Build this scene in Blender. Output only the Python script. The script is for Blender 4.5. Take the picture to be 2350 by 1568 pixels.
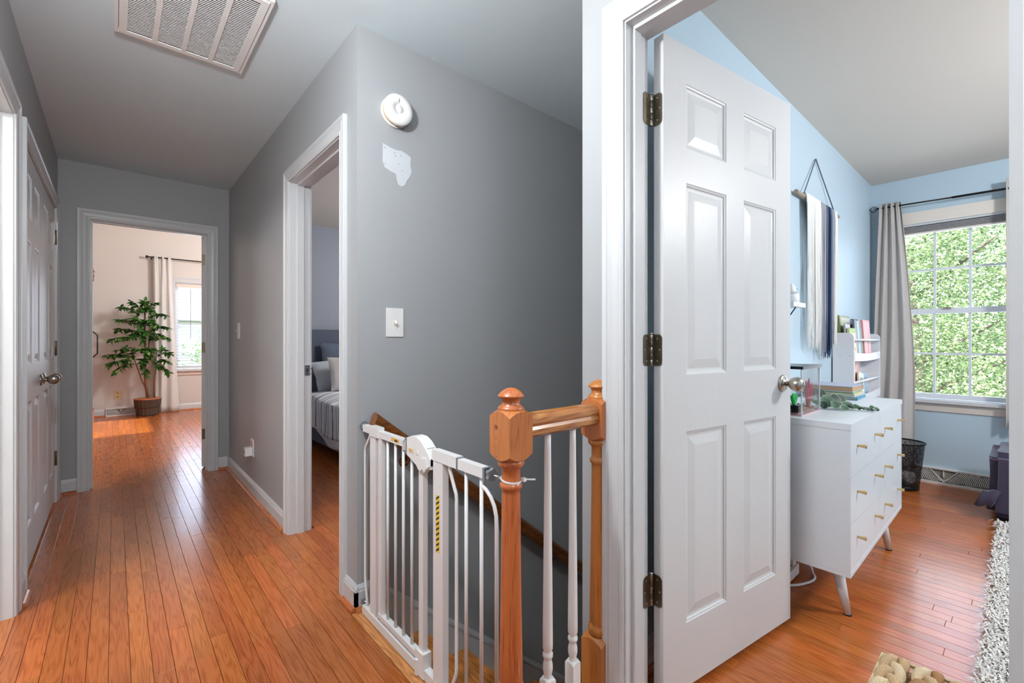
import bpy, bmesh, math, random
from mathutils import Vector, Matrix, noise
random.seed(7)
PI = math.pi
for o in list(bpy.data.objects): bpy.data.objects.remove(o)
S = bpy.context.scene
C = S.collection

# ------------------------------------------------------------------ camera
TH = math.atan2(912.7, 1033.0)
cam_d = bpy.data.cameras.new('camera'); cam = bpy.data.objects.new('camera', cam_d); C.objects.link(cam)
cam.location = (0, 0, 1.12)
cam.rotation_euler = (PI/2, 0, -TH)
cam_d.sensor_width = 36.0; cam_d.lens = 1033.0/2350.0*36.0
cam_d.shift_y = -2.0/2350.0
cam_d.clip_start = 0.02; cam_d.clip_end = 200
S.camera = cam

# ------------------------------------------------------------------ world, sun, lamps, exposure
w = bpy.data.worlds.new('sky'); S.world = w; w.use_nodes = True
wn = w.node_tree.nodes; wl = w.node_tree.links
bg = wn['Background']
sky = wn.new('ShaderNodeTexSky'); sky.sky_type = 'NISHITA'; sky.sun_disc = False
sky.sun_elevation = math.radians(48); sky.sun_rotation = math.radians(230)
wl.new(sky.outputs[0], bg.inputs[0]); bg.inputs[1].default_value = 0.9
sd = bpy.data.lights.new('sun', 'SUN'); sd.energy = 11.0; sd.angle = math.radians(1.0); sd.color = (1, .95, .86)
sun = bpy.data.objects.new('sun', sd); C.objects.link(sun)
sun.rotation_euler = Vector((0.62, -0.30, -0.72)).to_track_quat('-Z', 'Y').to_euler()

def lamp(name, loc, energy, col=(1, .93, .85), r=.09):
    d = bpy.data.lights.new(name, 'POINT'); d.energy = energy; d.color = col; d.shadow_soft_size = r
    o = bpy.data.objects.new(name, d); C.objects.link(o); o.location = loc; return o
def area(name, loc, tgt, sx, sy, energy, col=(1, 1, 1), spread=None):
    d = bpy.data.lights.new(name, 'AREA'); d.shape = 'RECTANGLE'; d.size = sx; d.size_y = sy
    d.energy = energy; d.color = col
    if spread: d.spread = math.radians(spread)
    o = bpy.data.objects.new(name, d); C.objects.link(o); o.location = loc
    o.rotation_euler = (Vector(tgt)-Vector(loc)).to_track_quat('-Z', 'Y').to_euler(); return o
lamp('hall_lamp', (-0.02, 0.95, 2.04), 63.0, (.96, .985, 1), .055)
lamp('hall_back_fill', (0.15, -1.25, 2.0), 30.0, (.96, .985, 1), .30)  # added fill from behind the camera, no known fixture
lamp('bedroom_fill', (2.9, -1.15, 2.15), 104.0, (.97, .98, 1), .12)  # unseen fill added to brighten the blue bedroom
lamp('far_room_fill', (1.9, 6.6, 2.6), 140.0, (.96, .97, 1), .15)  # fill added out of view to lift the far room
lamp('side_bedroom_fill', (2.9, 3.4, 2.1), 75.0, (.97, .97, 1), .15)  # added fill for the side bedroom, source not seen
lamp('bathroom_lamp', (-1.25, 1.9, 2.1), 60.0, (1, .96, .94), .12)
area('bedroom_window_daylight', (5.15, 0.30, 1.35), (0, 0.1, 0.9), 0.9, 1.3, 15.0, (.72, .80, 1))
area('far_window_daylight', (1.15, 9.2, 1.4), (1.0, 0, 0.7), 0.9, 1.3, 26.0, (.75, .82, 1))
sb = bpy.data.lights.new('sun_patch_spot', 'SPOT'); sb.energy = 45000; sb.spot_size = math.radians(7); sb.spot_blend = .1; sb.shadow_soft_size = .06; sb.color = (.95, .97, 1)  # added spot standing in for low sun on the far room floor
sbo = bpy.data.objects.new('sun_patch_spot', sb); C.objects.link(sbo); sbo.location = (16.0, 7.80, 8.56); sbo.rotation_euler = (Vector((3.55, 7.78, 1.97))-Vector((16.0, 7.80, 8.56))).to_track_quat('-Z', 'Y').to_euler()

S.view_settings.view_transform = 'Standard'; S.view_settings.look = 'None'
S.view_settings.exposure = 0.0; S.view_settings.gamma = 1.0; S.view_settings.use_curve_mapping = False

# ------------------------------------------------------------------ helpers: materials
def srgb(r, g, b):
    f = lambda v: ((v/255)/12.92 if v/255 <= .04045 else ((v/255+.055)/1.055)**2.4)
    return (f(r), f(g), f(b), 1)
MATS = {}
def mat(name, col, rough=.5, metal=0, bump=0, bscale=60, stretch=(1, 1, 1), var=0, vscale=3, coat=0, spec=.5, trans=0, emit=0, sheen=0, alpha=1):
    if name in MATS: return MATS[name]
    m = bpy.data.materials.new(name); m.use_nodes = True; MATS[name] = m
    n = m.node_tree.nodes; l = m.node_tree.links; p = n['Principled BSDF']
    p.inputs['Base Color'].default_value = col; p.inputs['Roughness'].default_value = rough
    p.inputs['Metallic'].default_value = metal; p.inputs['Coat Weight'].default_value = coat
    p.inputs['Specular IOR Level'].default_value = spec
    p.inputs['Transmission Weight'].default_value = trans
    p.inputs['Sheen Weight'].default_value = sheen; p.inputs['Alpha'].default_value = alpha
    if emit: p.inputs['Emission Color'].default_value = col; p.inputs['Emission Strength'].default_value = emit
    tc = n.new('ShaderNodeTexCoord'); mp = n.new('ShaderNodeMapping'); mp.inputs['Scale'].default_value = stretch
    l.new(tc.outputs['Object'], mp.inputs[0])
    if var:
        t = n.new('ShaderNodeTexNoise'); t.inputs['Scale'].default_value = vscale; t.inputs['Detail'].default_value = 4
        l.new(mp.outputs[0], t.inputs[0])
        h = n.new('ShaderNodeHueSaturation'); h.inputs['Color'].default_value = col
        mr = n.new('ShaderNodeMapRange'); mr.inputs['To Min'].default_value = 1-var; mr.inputs['To Max'].default_value = 1+var
        l.new(t.outputs['Fac'], mr.inputs[0]); l.new(mr.outputs[0], h.inputs['Value']); l.new(h.outputs[0], p.inputs['Base Color'])
    if bump:
        t = n.new('ShaderNodeTexNoise'); t.inputs['Scale'].default_value = bscale; t.inputs['Detail'].default_value = 3
        l.new(mp.outputs[0], t.inputs[0])
        b = n.new('ShaderNodeBump'); b.inputs['Strength'].default_value = bump; b.inputs['Distance'].default_value = .002
        l.new(t.outputs['Fac'], b.inputs['Height']); l.new(b.outputs[0], p.inputs['Normal'])
    return m

def wood(name, cols, axis='y', scale=1.0, rough=.25, coat=.4, objvar=.12, grain=1.0, bump=.08, pore=1.0, huev=.01):
    """grain runs along axis; cols = (dark, mid, light)"""
    m = bpy.data.materials.new(name); m.use_nodes = True; MATS[name] = m
    n = m.node_tree.nodes; l = m.node_tree.links; p = n['Principled BSDF']
    tc = n.new('ShaderNodeTexCoord'); oi = n.new('ShaderNodeObjectInfo')
    ml = n.new('ShaderNodeVectorMath'); ml.operation = 'SCALE'; ml.inputs[0].default_value = (37, 53, 71)
    l.new(oi.outputs['Random'], ml.inputs['Scale'])
    ad = n.new('ShaderNodeVectorMath'); l.new(tc.outputs['Object'], ad.inputs[0]); l.new(ml.outputs[0], ad.inputs[1])
    k = {'x': (1.6, 22, 22), 'y': (22, 1.6, 22), 'z': (22, 22, 1.6)}[axis]
    k2 = {'x': (9, 330, 330), 'y': (330, 9, 330), 'z': (330, 330, 9)}[axis]
    mp = n.new('ShaderNodeMapping'); mp.inputs['Scale'].default_value = [v*scale for v in k]; l.new(ad.outputs[0], mp.inputs[0])
    mp2 = n.new('ShaderNodeMapping'); mp2.inputs['Scale'].default_value = [v*scale for v in k2]; l.new(ad.outputs[0], mp2.inputs[0])
    t1 = n.new('ShaderNodeTexNoise'); t1.inputs['Scale'].default_value = 1.0; t1.inputs['Detail'].default_value = 2; l.new(mp.outputs[0], t1.inputs[0])
    # cathedral rings from the slow noise
    mm = n.new('ShaderNodeMath'); mm.operation = 'MULTIPLY'; mm.inputs[1].default_value = 11.0*grain; l.new(t1.outputs['Fac'], mm.inputs[0])
    fr = n.new('ShaderNodeMath'); fr.operation = 'PINGPONG'; fr.inputs[1].default_value = .5; l.new(mm.outputs[0], fr.inputs[0])
    t2 = n.new('ShaderNodeTexNoise'); t2.inputs['Scale'].default_value = 1.0; t2.inputs['Detail'].default_value = 3; l.new(mp2.outputs[0], t2.inputs[0])
    mx = n.new('ShaderNodeMath'); mx.operation = 'MULTIPLY_ADD'; mx.inputs[1].default_value = .75; l.new(fr.outputs[0], mx.inputs[0])
    m3 = n.new('ShaderNodeMath'); m3.operation = 'MULTIPLY'; m3.inputs[1].default_value = .62*pore; l.new(t2.outputs['Fac'], m3.inputs[0]); l.new(m3.outputs[0], mx.inputs[2])
    cr = n.new('ShaderNodeValToRGB'); e = cr.color_ramp.elements
    e[0].position = .22; e[0].color = cols[0]; e[1].position = .72; e[1].color = cols[2]
    x = e.new(.44); x.color = cols[1]
    l.new(mx.outputs[0], cr.inputs[0])
    hs = n.new('ShaderNodeHueSaturation'); l.new(cr.outputs[0], hs.inputs['Color'])
    r1 = n.new('ShaderNodeMapRange'); r1.inputs['To Min'].default_value = 1-objvar; r1.inputs['To Max'].default_value = 1+objvar
    l.new(oi.outputs['Random'], r1.inputs[0]); l.new(r1.outputs[0], hs.inputs['Value'])
    wn_ = n.new('ShaderNodeTexWhiteNoise'); wn_.noise_dimensions = '1D'; l.new(oi.outputs['Random'], wn_.inputs['W'])
    r2 = n.new('ShaderNodeMapRange'); r2.inputs['To Min'].default_value = .5-huev; r2.inputs['To Max'].default_value = .5+huev
    l.new(wn_.outputs['Value'], r2.inputs[0]); l.new(r2.outputs[0], hs.inputs['Hue'])
    l.new(hs.outputs[0], p.inputs['Base Color'])
    p.inputs['Roughness'].default_value = rough; p.inputs['Coat Weight'].default_value = coat; p.inputs['Coat Roughness'].default_value = .10
    b = n.new('ShaderNodeBump'); b.inputs['Strength'].default_value = bump; b.inputs['Distance'].default_value = .001
    l.new(mx.outputs[0], b.inputs['Height']); l.new(b.outputs[0], p.inputs['Normal'])
    return m

def stripes(name, base, line, axis, freq, thresh, noise_amt, rough=.9, sub=None):
    m = bpy.data.materials.new(name); m.use_nodes = True; MATS[name] = m
    n = m.node_tree.nodes; l = m.node_tree.links; p = n['Principled BSDF']; p.inputs['Roughness'].default_value = rough
    tc = n.new('ShaderNodeTexCoord'); mp = n.new('ShaderNodeMapping')
    mp.inputs['Scale'].default_value = {'x': (freq, .6, .6), 'y': (.6, freq, .6), 'z': (.6, .6, freq)}[axis]
    l.new(tc.outputs['Object'], mp.inputs[0])
    wv = []
    for sc, of in ((freq, 0), (freq*.618, 1.3)):
        t = n.new('ShaderNodeTexWave'); t.bands_direction = axis.upper(); t.inputs['Scale'].default_value = sc; t.inputs['Distortion'].default_value = 1.6
        t.inputs['Detail'].default_value = 2; t.inputs['Detail Scale'].default_value = 1.2; t.inputs['Phase Offset'].default_value = of
        l.new(tc.outputs['Object'], t.inputs[0]); wv.append(t)
    mxm = n.new('ShaderNodeMath'); mxm.operation = 'MAXIMUM'; l.new(wv[0].outputs['Fac'], mxm.inputs[0]); l.new(wv[1].outputs['Fac'], mxm.inputs[1])
    cr = n.new('ShaderNodeValToRGB'); e = cr.color_ramp.elements
    e[0].position = thresh; e[0].color = base; e[1].position = thresh+.03; e[1].color = line
    l.new(mxm.outputs[0], cr.inputs[0]); l.new(cr.outputs[0], p.inputs['Base Color'])
    return m

def island(name, cols, rough=.6, spec=.3, transl=0):
    """leaf material: colour picked per loose piece"""
    m = bpy.data.materials.new(name); m.use_nodes = True; MATS[name] = m
    n = m.node_tree.nodes; l = m.node_tree.links; p = n['Principled BSDF']
    g = n.new('ShaderNodeNewGeometry'); cr = n.new('ShaderNodeValToRGB'); e = cr.color_ramp.elements
    e[0].color = cols[0]; e[1].color = cols[-1]; e[0].position = 0; e[1].position = 1
    for i, c in enumerate(cols[1:-1]):
        z = e.new((i+1)/(len(cols)-1)); z.color = c
    l.new(g.outputs['Random Per Island'], cr.inputs[0]); l.new(cr.outputs[0], p.inputs['Base Color'])
    p.inputs['Roughness'].default_value = rough; p.inputs['Specular IOR Level'].default_value = spec
    if transl:
        tr = n.new('ShaderNodeBsdfTranslucent'); l.new(cr.outputs[0], tr.inputs[0])
        mx = n.new('ShaderNodeMixShader'); mx.inputs[0].default_value = transl
        l.new(p.outputs[0], mx.inputs[1]); l.new(tr.outputs[0], mx.inputs[2]); l.new(mx.outputs[0], n['Material Output'].inputs[0])
    return m

M_GREY = mat('wall_paint_grey', srgb(165, 167, 169), .42, bump=.06, bscale=220, spec=.35)
M_BLUE = mat('wall_paint_blue', srgb(186, 206, 219), .5, bump=.06, bscale=220, spec=.3)
M_BEIGE = mat('wall_paint_beige', srgb(210, 203, 197), .5, bump=.06, bscale=220, spec=.3)
M_COOL = mat('wall_paint_cool', srgb(150, 156, 166), .6, bump=.05, bscale=220)
M_CEIL = mat('ceiling_paint', srgb(222, 215, 205), .7, bump=.05, bscale=150, spec=.2)
M_CEILH = mat('hall_ceiling_paint', srgb(216, 229, 235), .6, bump=.05, bscale=150, spec=.25)
M_WHITE = mat('trim_paint_white', srgb(203, 205, 207), .34, spec=.45)
M_DOOR = mat('door_paint_white', srgb(211, 212, 213), .38, bump=.22, bscale=10, stretch=(26, 26, 1.2), spec=.4)
M_METALW = mat('gate_enamel_white', srgb(232, 231, 231), .28, spec=.5)
M_PLASTW = mat('plastic_white', srgb(236, 235, 234), .35)
M_PLGREY = mat('plastic_grey', srgb(120, 124, 130), .45)
M_PLDARK = mat('plastic_dark', srgb(40, 42, 46), .4)
M_NICKEL = mat('satin_nickel', srgb(176, 168, 158), .28, metal=1)
M_BRASSO = mat('old_hinge_metal', srgb(118, 110, 92), .38, metal=.9, var=.35, vscale=40)
M_CHROME = mat('bright_steel', srgb(200, 200, 205), .15, metal=1)
M_BLACK = mat('black_iron', srgb(30, 29, 30), .4, metal=.5)
M_GOLD = mat('brushed_brass', srgb(206, 176, 128), .3, metal=1)
M_DRESS = mat('dresser_lacquer', srgb(220, 226, 231), .30, spec=.5)
M_SHELF = mat('bookcase_white', srgb(230, 230, 234), .4)
M_DARK = mat('dark_void', srgb(30, 30, 32), .9)
M_ALMOND = mat('outlet_almond', srgb(214, 190, 140), .4)
M_AGED = mat('aged_plastic_yellow', srgb(222, 190, 140), .5, var=.15, vscale=20)
M_PATCH = mat('spackle', srgb(203, 207, 211), .7, var=.05, vscale=60, stretch=(8, 1, 1), bump=.4, bscale=30)

OAK = (srgb(128, 62, 22), srgb(182, 96, 40), srgb(208, 128, 62))
M_FLOOR = wood('floor_oak_stain', (srgb(122, 62, 24), srgb(162, 84, 32), srgb(180, 101, 47)), 'y', 1.0, .25, .14, .14, .9, .0, 1.4, .004)
M_FLOORE = wood('landing_oak', (srgb(140, 82, 36), srgb(196, 128, 70), srgb(216, 152, 92)), 'y', 1.0, .35, .2, .08, 1.4, .15)
M_TREAD = wood('tread_oak', (srgb(140, 72, 26), srgb(190, 108, 48), srgb(210, 134, 70)), 'y', 1.0, .3, .3, .08, 1.2, .1)
M_NEWEL = wood('newel_oak', (srgb(78, 34, 12), srgb(150, 74, 30), srgb(184, 110, 56)), 'z', 1.2, .30, .3, .05, .5, .04, 2.0)
M_RAIL = wood('rail_oak', (srgb(110, 54, 20), srgb(160, 90, 44), srgb(186, 122, 70)), 'x', 1.5, .32, .3, .05, .9, .12, 1.2)
M_HAND = wood('handrail_oak', (srgb(66, 30, 12), srgb(108, 54, 24), srgb(138, 76, 38)), 'x', 1.5, .3, .35, .05, .9, .12, 1.2)
M_SHOE = wood('shoe_moulding_oak', (srgb(128, 62, 28), srgb(176, 96, 48), srgb(196, 118, 64)), 'y', 1.2, .35, .3, .05, .8)
M_SHOEX = wood('shoe_moulding_oak_x', (srgb(128, 62, 28), srgb(176, 96, 48), srgb(196, 118, 64)), 'x', 1.2, .35, .3, .05, .8)
M_BARN = wood('barn_door_wood', (srgb(92, 40, 22), srgb(140, 68, 38), srgb(164, 90, 54)), 'z', 1.2, .4, .2, .05, 1)

# ------------------------------------------------------------------ helpers: objects
def tag(o, label=None, cat=None, group=None, kind=None):
    if label: o['label'] = label
    if cat: o['category'] = cat
    if group: o['group'] = group
    if kind: o['kind'] = kind
    return o
def thing(name, loc, label, cat, rz=0, group=None, kind=None, coll=None):
    o = bpy.data.objects.new(name, None); C.objects.link(o); o.location = loc; o.rotation_euler = (0, 0, rz)
    o.empty_display_size = .05
    return tag(o, label, cat, group, kind)
def wloc(o):
    v = o.location.copy(); q = o.parent
    while q is not None and q.rotation_euler.z == 0:
        v = v + q.location; q = q.parent
    return v
def obj(name, bm, m, parent=None, local=False, smooth=False, label=None, cat=None, group=None, kind=None, bevel=0):
    me = bpy.data.meshes.new(name)
    if bevel:
        bmesh.ops.bevel(bm, geom=[e for e in bm.edges if e.is_manifold and e.calc_face_angle(0) > .5], offset=bevel, segments=2, affect='EDGES', clamp_overlap=True)
    bmesh.ops.recalc_face_normals(bm, faces=bm.faces)
    if smooth:
        for f in bm.faces: f.smooth = True
        for e in bm.edges:
            if e.is_manifold and e.calc_face_angle(0) > .6: e.smooth = False
    bm.to_mesh(me); bm.free()
    vs = me.vertices
    lo = [min(v.co[i] for v in vs) for i in range(3)]; hi = [max(v.co[i] for v in vs) for i in range(3)]
    c = Vector([(a+b)/2 for a, b in zip(lo, hi)])
    me.transform(Matrix.Translation(-c))
    if isinstance(m, (list, tuple)):
        for q in m: me.materials.append(q)
    else: me.materials.append(m)
    o = bpy.data.objects.new(name, me); C.objects.link(o)
    if parent is not None:
        o.parent = parent
        if local is True: o.location = c
        else: o.location = c - wloc(parent)
    else: o.location = c
    return tag(o, label, cat, group, kind)
def lchild(name, bm, m, par, root, **k):
    """sub-part of a part that sits under a rotated root: coordinates in the root's frame"""
    o = obj(name, bm, m, None, **k); c = o.location.copy(); o.parent = par; o.location = c - par.location; return o
def BM(): return bmesh.new()
def box(bm, x0, x1, y0, y1, z0, z1, mi=0):
    vs = [bm.verts.new((x, y, z)) for x in (x0, x1) for y in (y0, y1) for z in (z0, z1)]
    fs = []
    for q in ((0, 1, 3, 2), (4, 6, 7, 5), (0, 4, 5, 1), (2, 3, 7, 6), (0, 2, 6, 4), (1, 5, 7, 3)):
        f = bm.faces.new([vs[i] for i in q]); f.material_index = mi; fs.append(f)
    return vs
def B(*a):
    bm = BM(); box(bm, *a); return bm
def prism(bm, pts, fn, a, b, mi=0):
    """pts 2-D outline, fn(u,v,w) -> 3-D; extrude w from a to b"""
    A = [bm.verts.new(fn(u, v, a)) for u, v in pts]; D = [bm.verts.new(fn(u, v, b)) for u, v in pts]
    n = len(pts)
    bm.faces.new(A).material_index = mi; bm.faces.new(D[::-1]).material_index = mi
    for i in range(n):
        bm.faces.new((A[i], D[i], D[(i+1) % n], A[(i+1) % n])).material_index = mi
    return A+D
def lathe(bm, prof, c=(0, 0, 0), seg=24, mtx=None, mi=0, sq=None):
    rings = []
    for r, z in prof:
        ring = []
        for i in range(seg):
            a = 2*PI*i/seg
            v = Vector((r*math.cos(a), r*math.sin(a), z))
            if mtx: v = mtx @ v
            ring.append(bm.verts.new(v+Vector(c)))
        rings.append(ring)
    for A, D in zip(rings, rings[1:]):
        for i in range(seg):
            f = bm.faces.new((A[i], A[(i+1) % seg], D[(i+1) % seg], D[i])); f.material_index = mi; f.smooth = True
    bm.faces.new(rings[0][::-1]).material_index = mi; bm.faces.new(rings[-1]).material_index = mi
def tube(bm, pts, r, seg=8, cap=True, mi=0, closed=False):
    pts = [Vector(p) for p in pts]; n = len(pts); rings = []
    rr = r if isinstance(r, (list, tuple)) else [r]*n
    up = None
    for i, p in enumerate(pts):
        if closed: d = (pts[(i+1) % n]-pts[i-1]).normalized()
        else: d = (pts[min(i+1, n-1)]-pts[max(i-1, 0)]).normalized()
        if up is None:
            up = d.orthogonal().normalized()
        else:
            up = (up-d*up.dot(d))
            up = up.normalized() if up.length > 1e-6 else d.orthogonal().normalized()
        s2 = d.cross(up)
        rings.append([bm.verts.new(p+(up*math.cos(2*PI*k/seg)+s2*math.sin(2*PI*k/seg))*rr[i]) for k in range(seg)])
    pairs = list(zip(rings, rings[1:]))
    if closed: pairs.append((rings[-1], rings[0]))
    for A, D in pairs:
        for k in range(seg):
            f = bm.faces.new((A[k], A[(k+1) % seg], D[(k+1) % seg], D[k])); f.smooth = True; f.material_index = mi
    if cap and not closed:
        bm.faces.new(rings[0][::-1]).material_index = mi; bm.faces.new(rings[-1]).material_index = mi
def arc(p0, p1, p2, n=8):
    p0, p1, p2 = Vector(p0), Vector(p1), Vector(p2)
    return [(1-t)**2*p0+2*t*(1-t)*p1+t*t*p2 for t in [i/n for i in range(n+1)]]
def grid(bm, fn, nu, nv, mi=0, smooth=True, closeu=False):
    V = [[bm.verts.new(fn(i/nu, j/nv)) for j in range(nv+1)] for i in range(nu if closeu else nu+1)]
    for i in range(nu):
        for j in range(nv):
            f = bm.faces.new((V[i][j], V[(i+1) % len(V)][j], V[(i+1) % len(V)][j+1], V[i][j+1])); f.material_index = mi; f.smooth = smooth
    return V
def solid(o, t, off=0):
    md = o.modifiers.new('thick', 'SOLIDIFY'); md.thickness = t; md.offset = off; return o

# ------------------------------------------------------------------ room shell
H = 2.44
def wall(name, m, boxes, label):
    bm = BM()
    for b in boxes: box(bm, *b)
    return obj(name, bm, m, label=label, cat='wall', kind='structure')
def wallholes(axis, c0, c1, a0, a1, z0, z1, holes):
    """boxes of a wall with its thickness c0..c1, running a0..a1, holes = (a, b, zlo, zhi)"""
    out = []; cur = a0
    def bx(p, q, u, v):
        if q-p > 1e-4 and v-u > 1e-4: out.append((c0, c1, p, q, u, v) if axis == 'x' else (p, q, c0, c1, u, v))
    for (a, b, zl, zh) in sorted(holes):
        bx(cur, a, z0, z1); bx(a, b, z0, zl); bx(a, b, zh, z1); cur = b
    bx(cur, a1, z0, z1)
    return out
DH = 2.045   # top of openings
# hall left wall
wall('wall_left', M_GREY, wallholes('x', -.42, -.307, -1.7, 4.62, 0, H, [(1.93, 2.715, 0, DH+.01), (2.965, 4.45, 0, DH+.01)]), 'grey left wall of the hallway with the closet and bathroom openings')
wall('wall_right', M_GREY, wallholes('x', .757, .813, 1.83, 4.62, 0, H, [(1.995, 2.805, 0, DH+.01)]), 'grey right wall of the hallway beyond the stairwell')
wall('wall_right.001', M_COOL, wallholes('x', .814, .87, 1.943, 5.36, 0, H, [(1.995, 2.805, 0, DH+.01)]), 'side bedroom face of the hallway right wall')
wall('wall_end', M_GREY, wallholes('y', 4.62, 4.675, -.42, .757, 0, H, [(-.15, .617, 0, DH)]), 'grey end wall of the hallway around the far doorway')
wall('wall_end.001', M_BEIGE, wallholes('y', 4.676, 4.73, -.42, .813, 0, 3.1, [(-.15, .617, 0, DH)])+[(.874, 3.6, 5.48, 5.56, 0, 3.1), (.874, .93, 4.735, 5.48, 0, 3.1), (-.42, .813, 4.62, 4.675, H+.08, 3.1)], 'beige far room face of the hallway end wall')
wall('wall_stair', M_GREY, [(.813, 4.3, 1.83, 1.885, -2.8, H), (.757, .813, 1.83, 1.885, -2.8, 0)], 'grey stairwell wall with the smoke detector and light switch')
wall('wall_side_bedroom', M_COOL, [(.87, 4.2, 1.886, 1.942, 0, H), (.93, 4.2, 5.36, 5.42, 0, H), (4.1, 4.2, 1.942, 5.36, 0, H)], 'cool grey walls of the side bedroom seen through the middle doorway')
wall('wall_door', M_GREY, wallholes('x', 1.108, 1.165, -1.7, .918, 0, H, [(-.015, .775, 0, DH+.01)])+[(1.165, 4.3, .885, .918, -2.8, H), (1.108, 1.165, .85, .918, -2.8, 0)], 'pale grey wall holding the open bedroom door frame at the stair corner')
wall('wall_door.001', M_BLUE, wallholes('x', 1.166, 1.222, -2.3, .85, 0, H, [(-.015, .775, 0, DH+.01)]), 'blue bedroom face of the wall around the open door')
wall('wall_blue', M_BLUE, [(1.166, 4.97, .85, .884, 0, H)], 'light blue bedroom wall behind the dresser and yarn hanging')
wall('wall_window', M_BLUE, wallholes('x', 4.85, 4.97, -2.3, .85, 0, H, [(.005, .72, .655, 2.06)]), 'light blue bedroom wall with the window')
wall('wall_back_bedroom', M_BLUE, [(1.222, 4.97, -2.42, -2.3, 0, H)], 'light blue bedroom wall behind the view')
wall('wall_back', M_GREY, [(-.42, 1.165, -1.82, -1.7, 0, H)], 'grey hallway wall behind the viewer')
wall('wall_stair_end', M_GREY, [(4.3, 4.38, .886, 1.9, -2.8, H), (.66, .74, .85, 1.9, -2.8, -.25)], 'grey end walls of the stairwell')
wall('wall_far', M_BEIGE, wallholes('y', 8.95, 9.07, -.42, 3.6, 0, 3.1, [(.72, 1.56, .66, 2.05)]), 'warm beige far room wall behind the potted tree')
wall('wall_far_left', M_BEIGE, [(-.42, -.30, 4.73, 8.95, 0, 3.1)], 'beige far room wall behind the sliding wooden door')
wall('wall_far_right', M_BEIGE, wallholes('x', 3.5, 3.6, 5.56, 8.95, 0, 3.1, [(7.2, 8.3, 1.70, 2.25)]), 'beige far room right wall with the high transom opening')
wall('wall_bathroom', mat('bath_paint', srgb(232, 226, 222), .5), [(-1.95, -1.85, .9, 2.8, 0, H), (-1.85, -.42, 2.80, 2.9, 0, H), (-1.85, -.42, .8, .9, 0, H)], 'pale walls of the bathroom off the hallway')
wall('wall_closet', M_GREY, [(-1.05, -1.0, 2.9, 4.6, 0, H)], 'back wall of the hallway closet')
def slab(name, m, b, label, cat='ceiling'):
    return obj(name, B(*b), m, label=label, cat=cat, kind='structure')
slab('ceiling', M_CEILH, (-1.95, .813, -1.8, 4.73, H, H+.08), 'light grey hallway ceiling with the return air grille')
slab('ceiling.001', M_CEILH, (.813, 4.38, .885, 1.885, H, H+.08), 'light grey ceiling over the stairwell')
slab('ceiling.002', M_CEILH, (.813, 1.165, -1.8, .885, H, H+.08), 'light grey hallway ceiling by the bedroom door')
slab('ceiling.003', M_CEIL, (1.165, 4.97, -2.42, .885, H, H+.08), 'pale ceiling of the blue bedroom')
slab('ceiling.004', M_CEIL, (.813, 4.2, 1.885, 5.42, H, H+.08), 'white ceiling of the side bedroom')
slab('ceiling.005', M_CEIL, (-.42, 3.6, 4.73, 9.07, 3.1, 3.18), 'high pale ceiling of the far room')

# ------------------------------------------------------------------ floors of separate planks
PW = .057
def plank_mesh(L, wd=PW):
    bm = BM(); g = .0006; ch = .0007; x = wd/2-g; y = L/2-g*.8; t = .012
    top = [bm.verts.new((sx*(x-ch), sy*(y-ch), 0)) for sx, sy in ((-1, -1), (1, -1), (1, 1), (-1, 1))]
    mid = [bm.verts.new((sx*x, sy*y, -ch*.8)) for sx, sy in ((-1, -1), (1, -1), (1, 1), (-1, 1))]
    bot = [bm.verts.new((sx*x, sy*y, -t)) for sx, sy in ((-1, -1), (1, -1), (1, 1), (-1, 1))]
    bm.faces.new(top)
    for A, D in ((bot, mid), (mid, top)):
        for i in range(4): bm.faces.new((A[i], A[(i+1) % 4], D[(i+1) % 4], D[i]))
    me = bpy.data.meshes.new('plank'); bm.to_mesh(me); bm.free(); me.materials.append(M_FLOOR); return me
LENS = [round(.24+.045*i, 3) for i in range(22)]
PM = {L: plank_mesh(L) for L in LENS}
def floor(name, rects, label, detail, base):
    """rects = (x0,x1,y0,y1); rows are split into planks; detail(x,y) tells which are single objects"""
    bm = BM()
    for r in base: box(bm, r[0], r[1], r[2], r[3], -.05, -.0125)
    root = obj(name, bm, mat('subfloor_dark', srgb(96, 48, 24), .8), label=label, cat='floor', kind='structure')
    wl_ = root.location; rest = BM(); nrest = 0; n = 0
    for (x0, x1, y0, y1) in rects:
        k0 = math.floor((x0+.3)/PW+.5)
        k = k0
        while True:
            xa = -.3+k*PW; xb = xa+PW
            if xa > x1-.004: break
            a, b = max(xa, x0), min(xb, x1)
            if b-a < .004: k += 1; continue
            rnd = random.Random(k*13+int((y0+5)*10)); y = y0
            first = True
            while y < y1-1e-4:
                L = rnd.choice(LENS)
                if first: L = rnd.choice(LENS[:12]); first = False
                if y1-(y+L) < .2: L = y1-y
                full = (b-a) > PW-.0005 and round(L, 3) in PM
                cx_, cy_ = (a+b)/2, y+L/2
                if detail(cx_, cy_) and n < 298:
                    me = PM[round(L, 3)] if full else plank_mesh(L, b-a)
                    o = bpy.data.objects.new('plank', me); C.objects.link(o); o.parent = root
                    o.location = Vector((cx_, cy_, rnd.uniform(-.00005, .00005)))-wl_; n += 1
                else:
                    box(rest, a+.0006, b-.0006, y+.0006, y+L-.0006, -.012, 0); nrest += 1
                y += L
            k += 1
    if nrest:
        obj('outer_planks', rest, M_FLOOR, root, kind='stuff')
    else: rest.free()
    return root
floor('floor', [(-.42, .726, -1.7, 4.62), (.726, 1.108, -1.7, .80), (.726, .757, 1.83, 1.995), (.726, .84, 1.995, 2.805), (.726, .757, 2.805, 4.62), (-.15, .617, 4.62, 4.73)],
      'orange-brown oak strip floor of the hallway', lambda x, y: y > -.1 and x > -.36, [(-.42, .726, -1.7, 4.73), (.726, 1.108, -1.7, .80), (.726, .87, 1.83, 4.62)])
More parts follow.
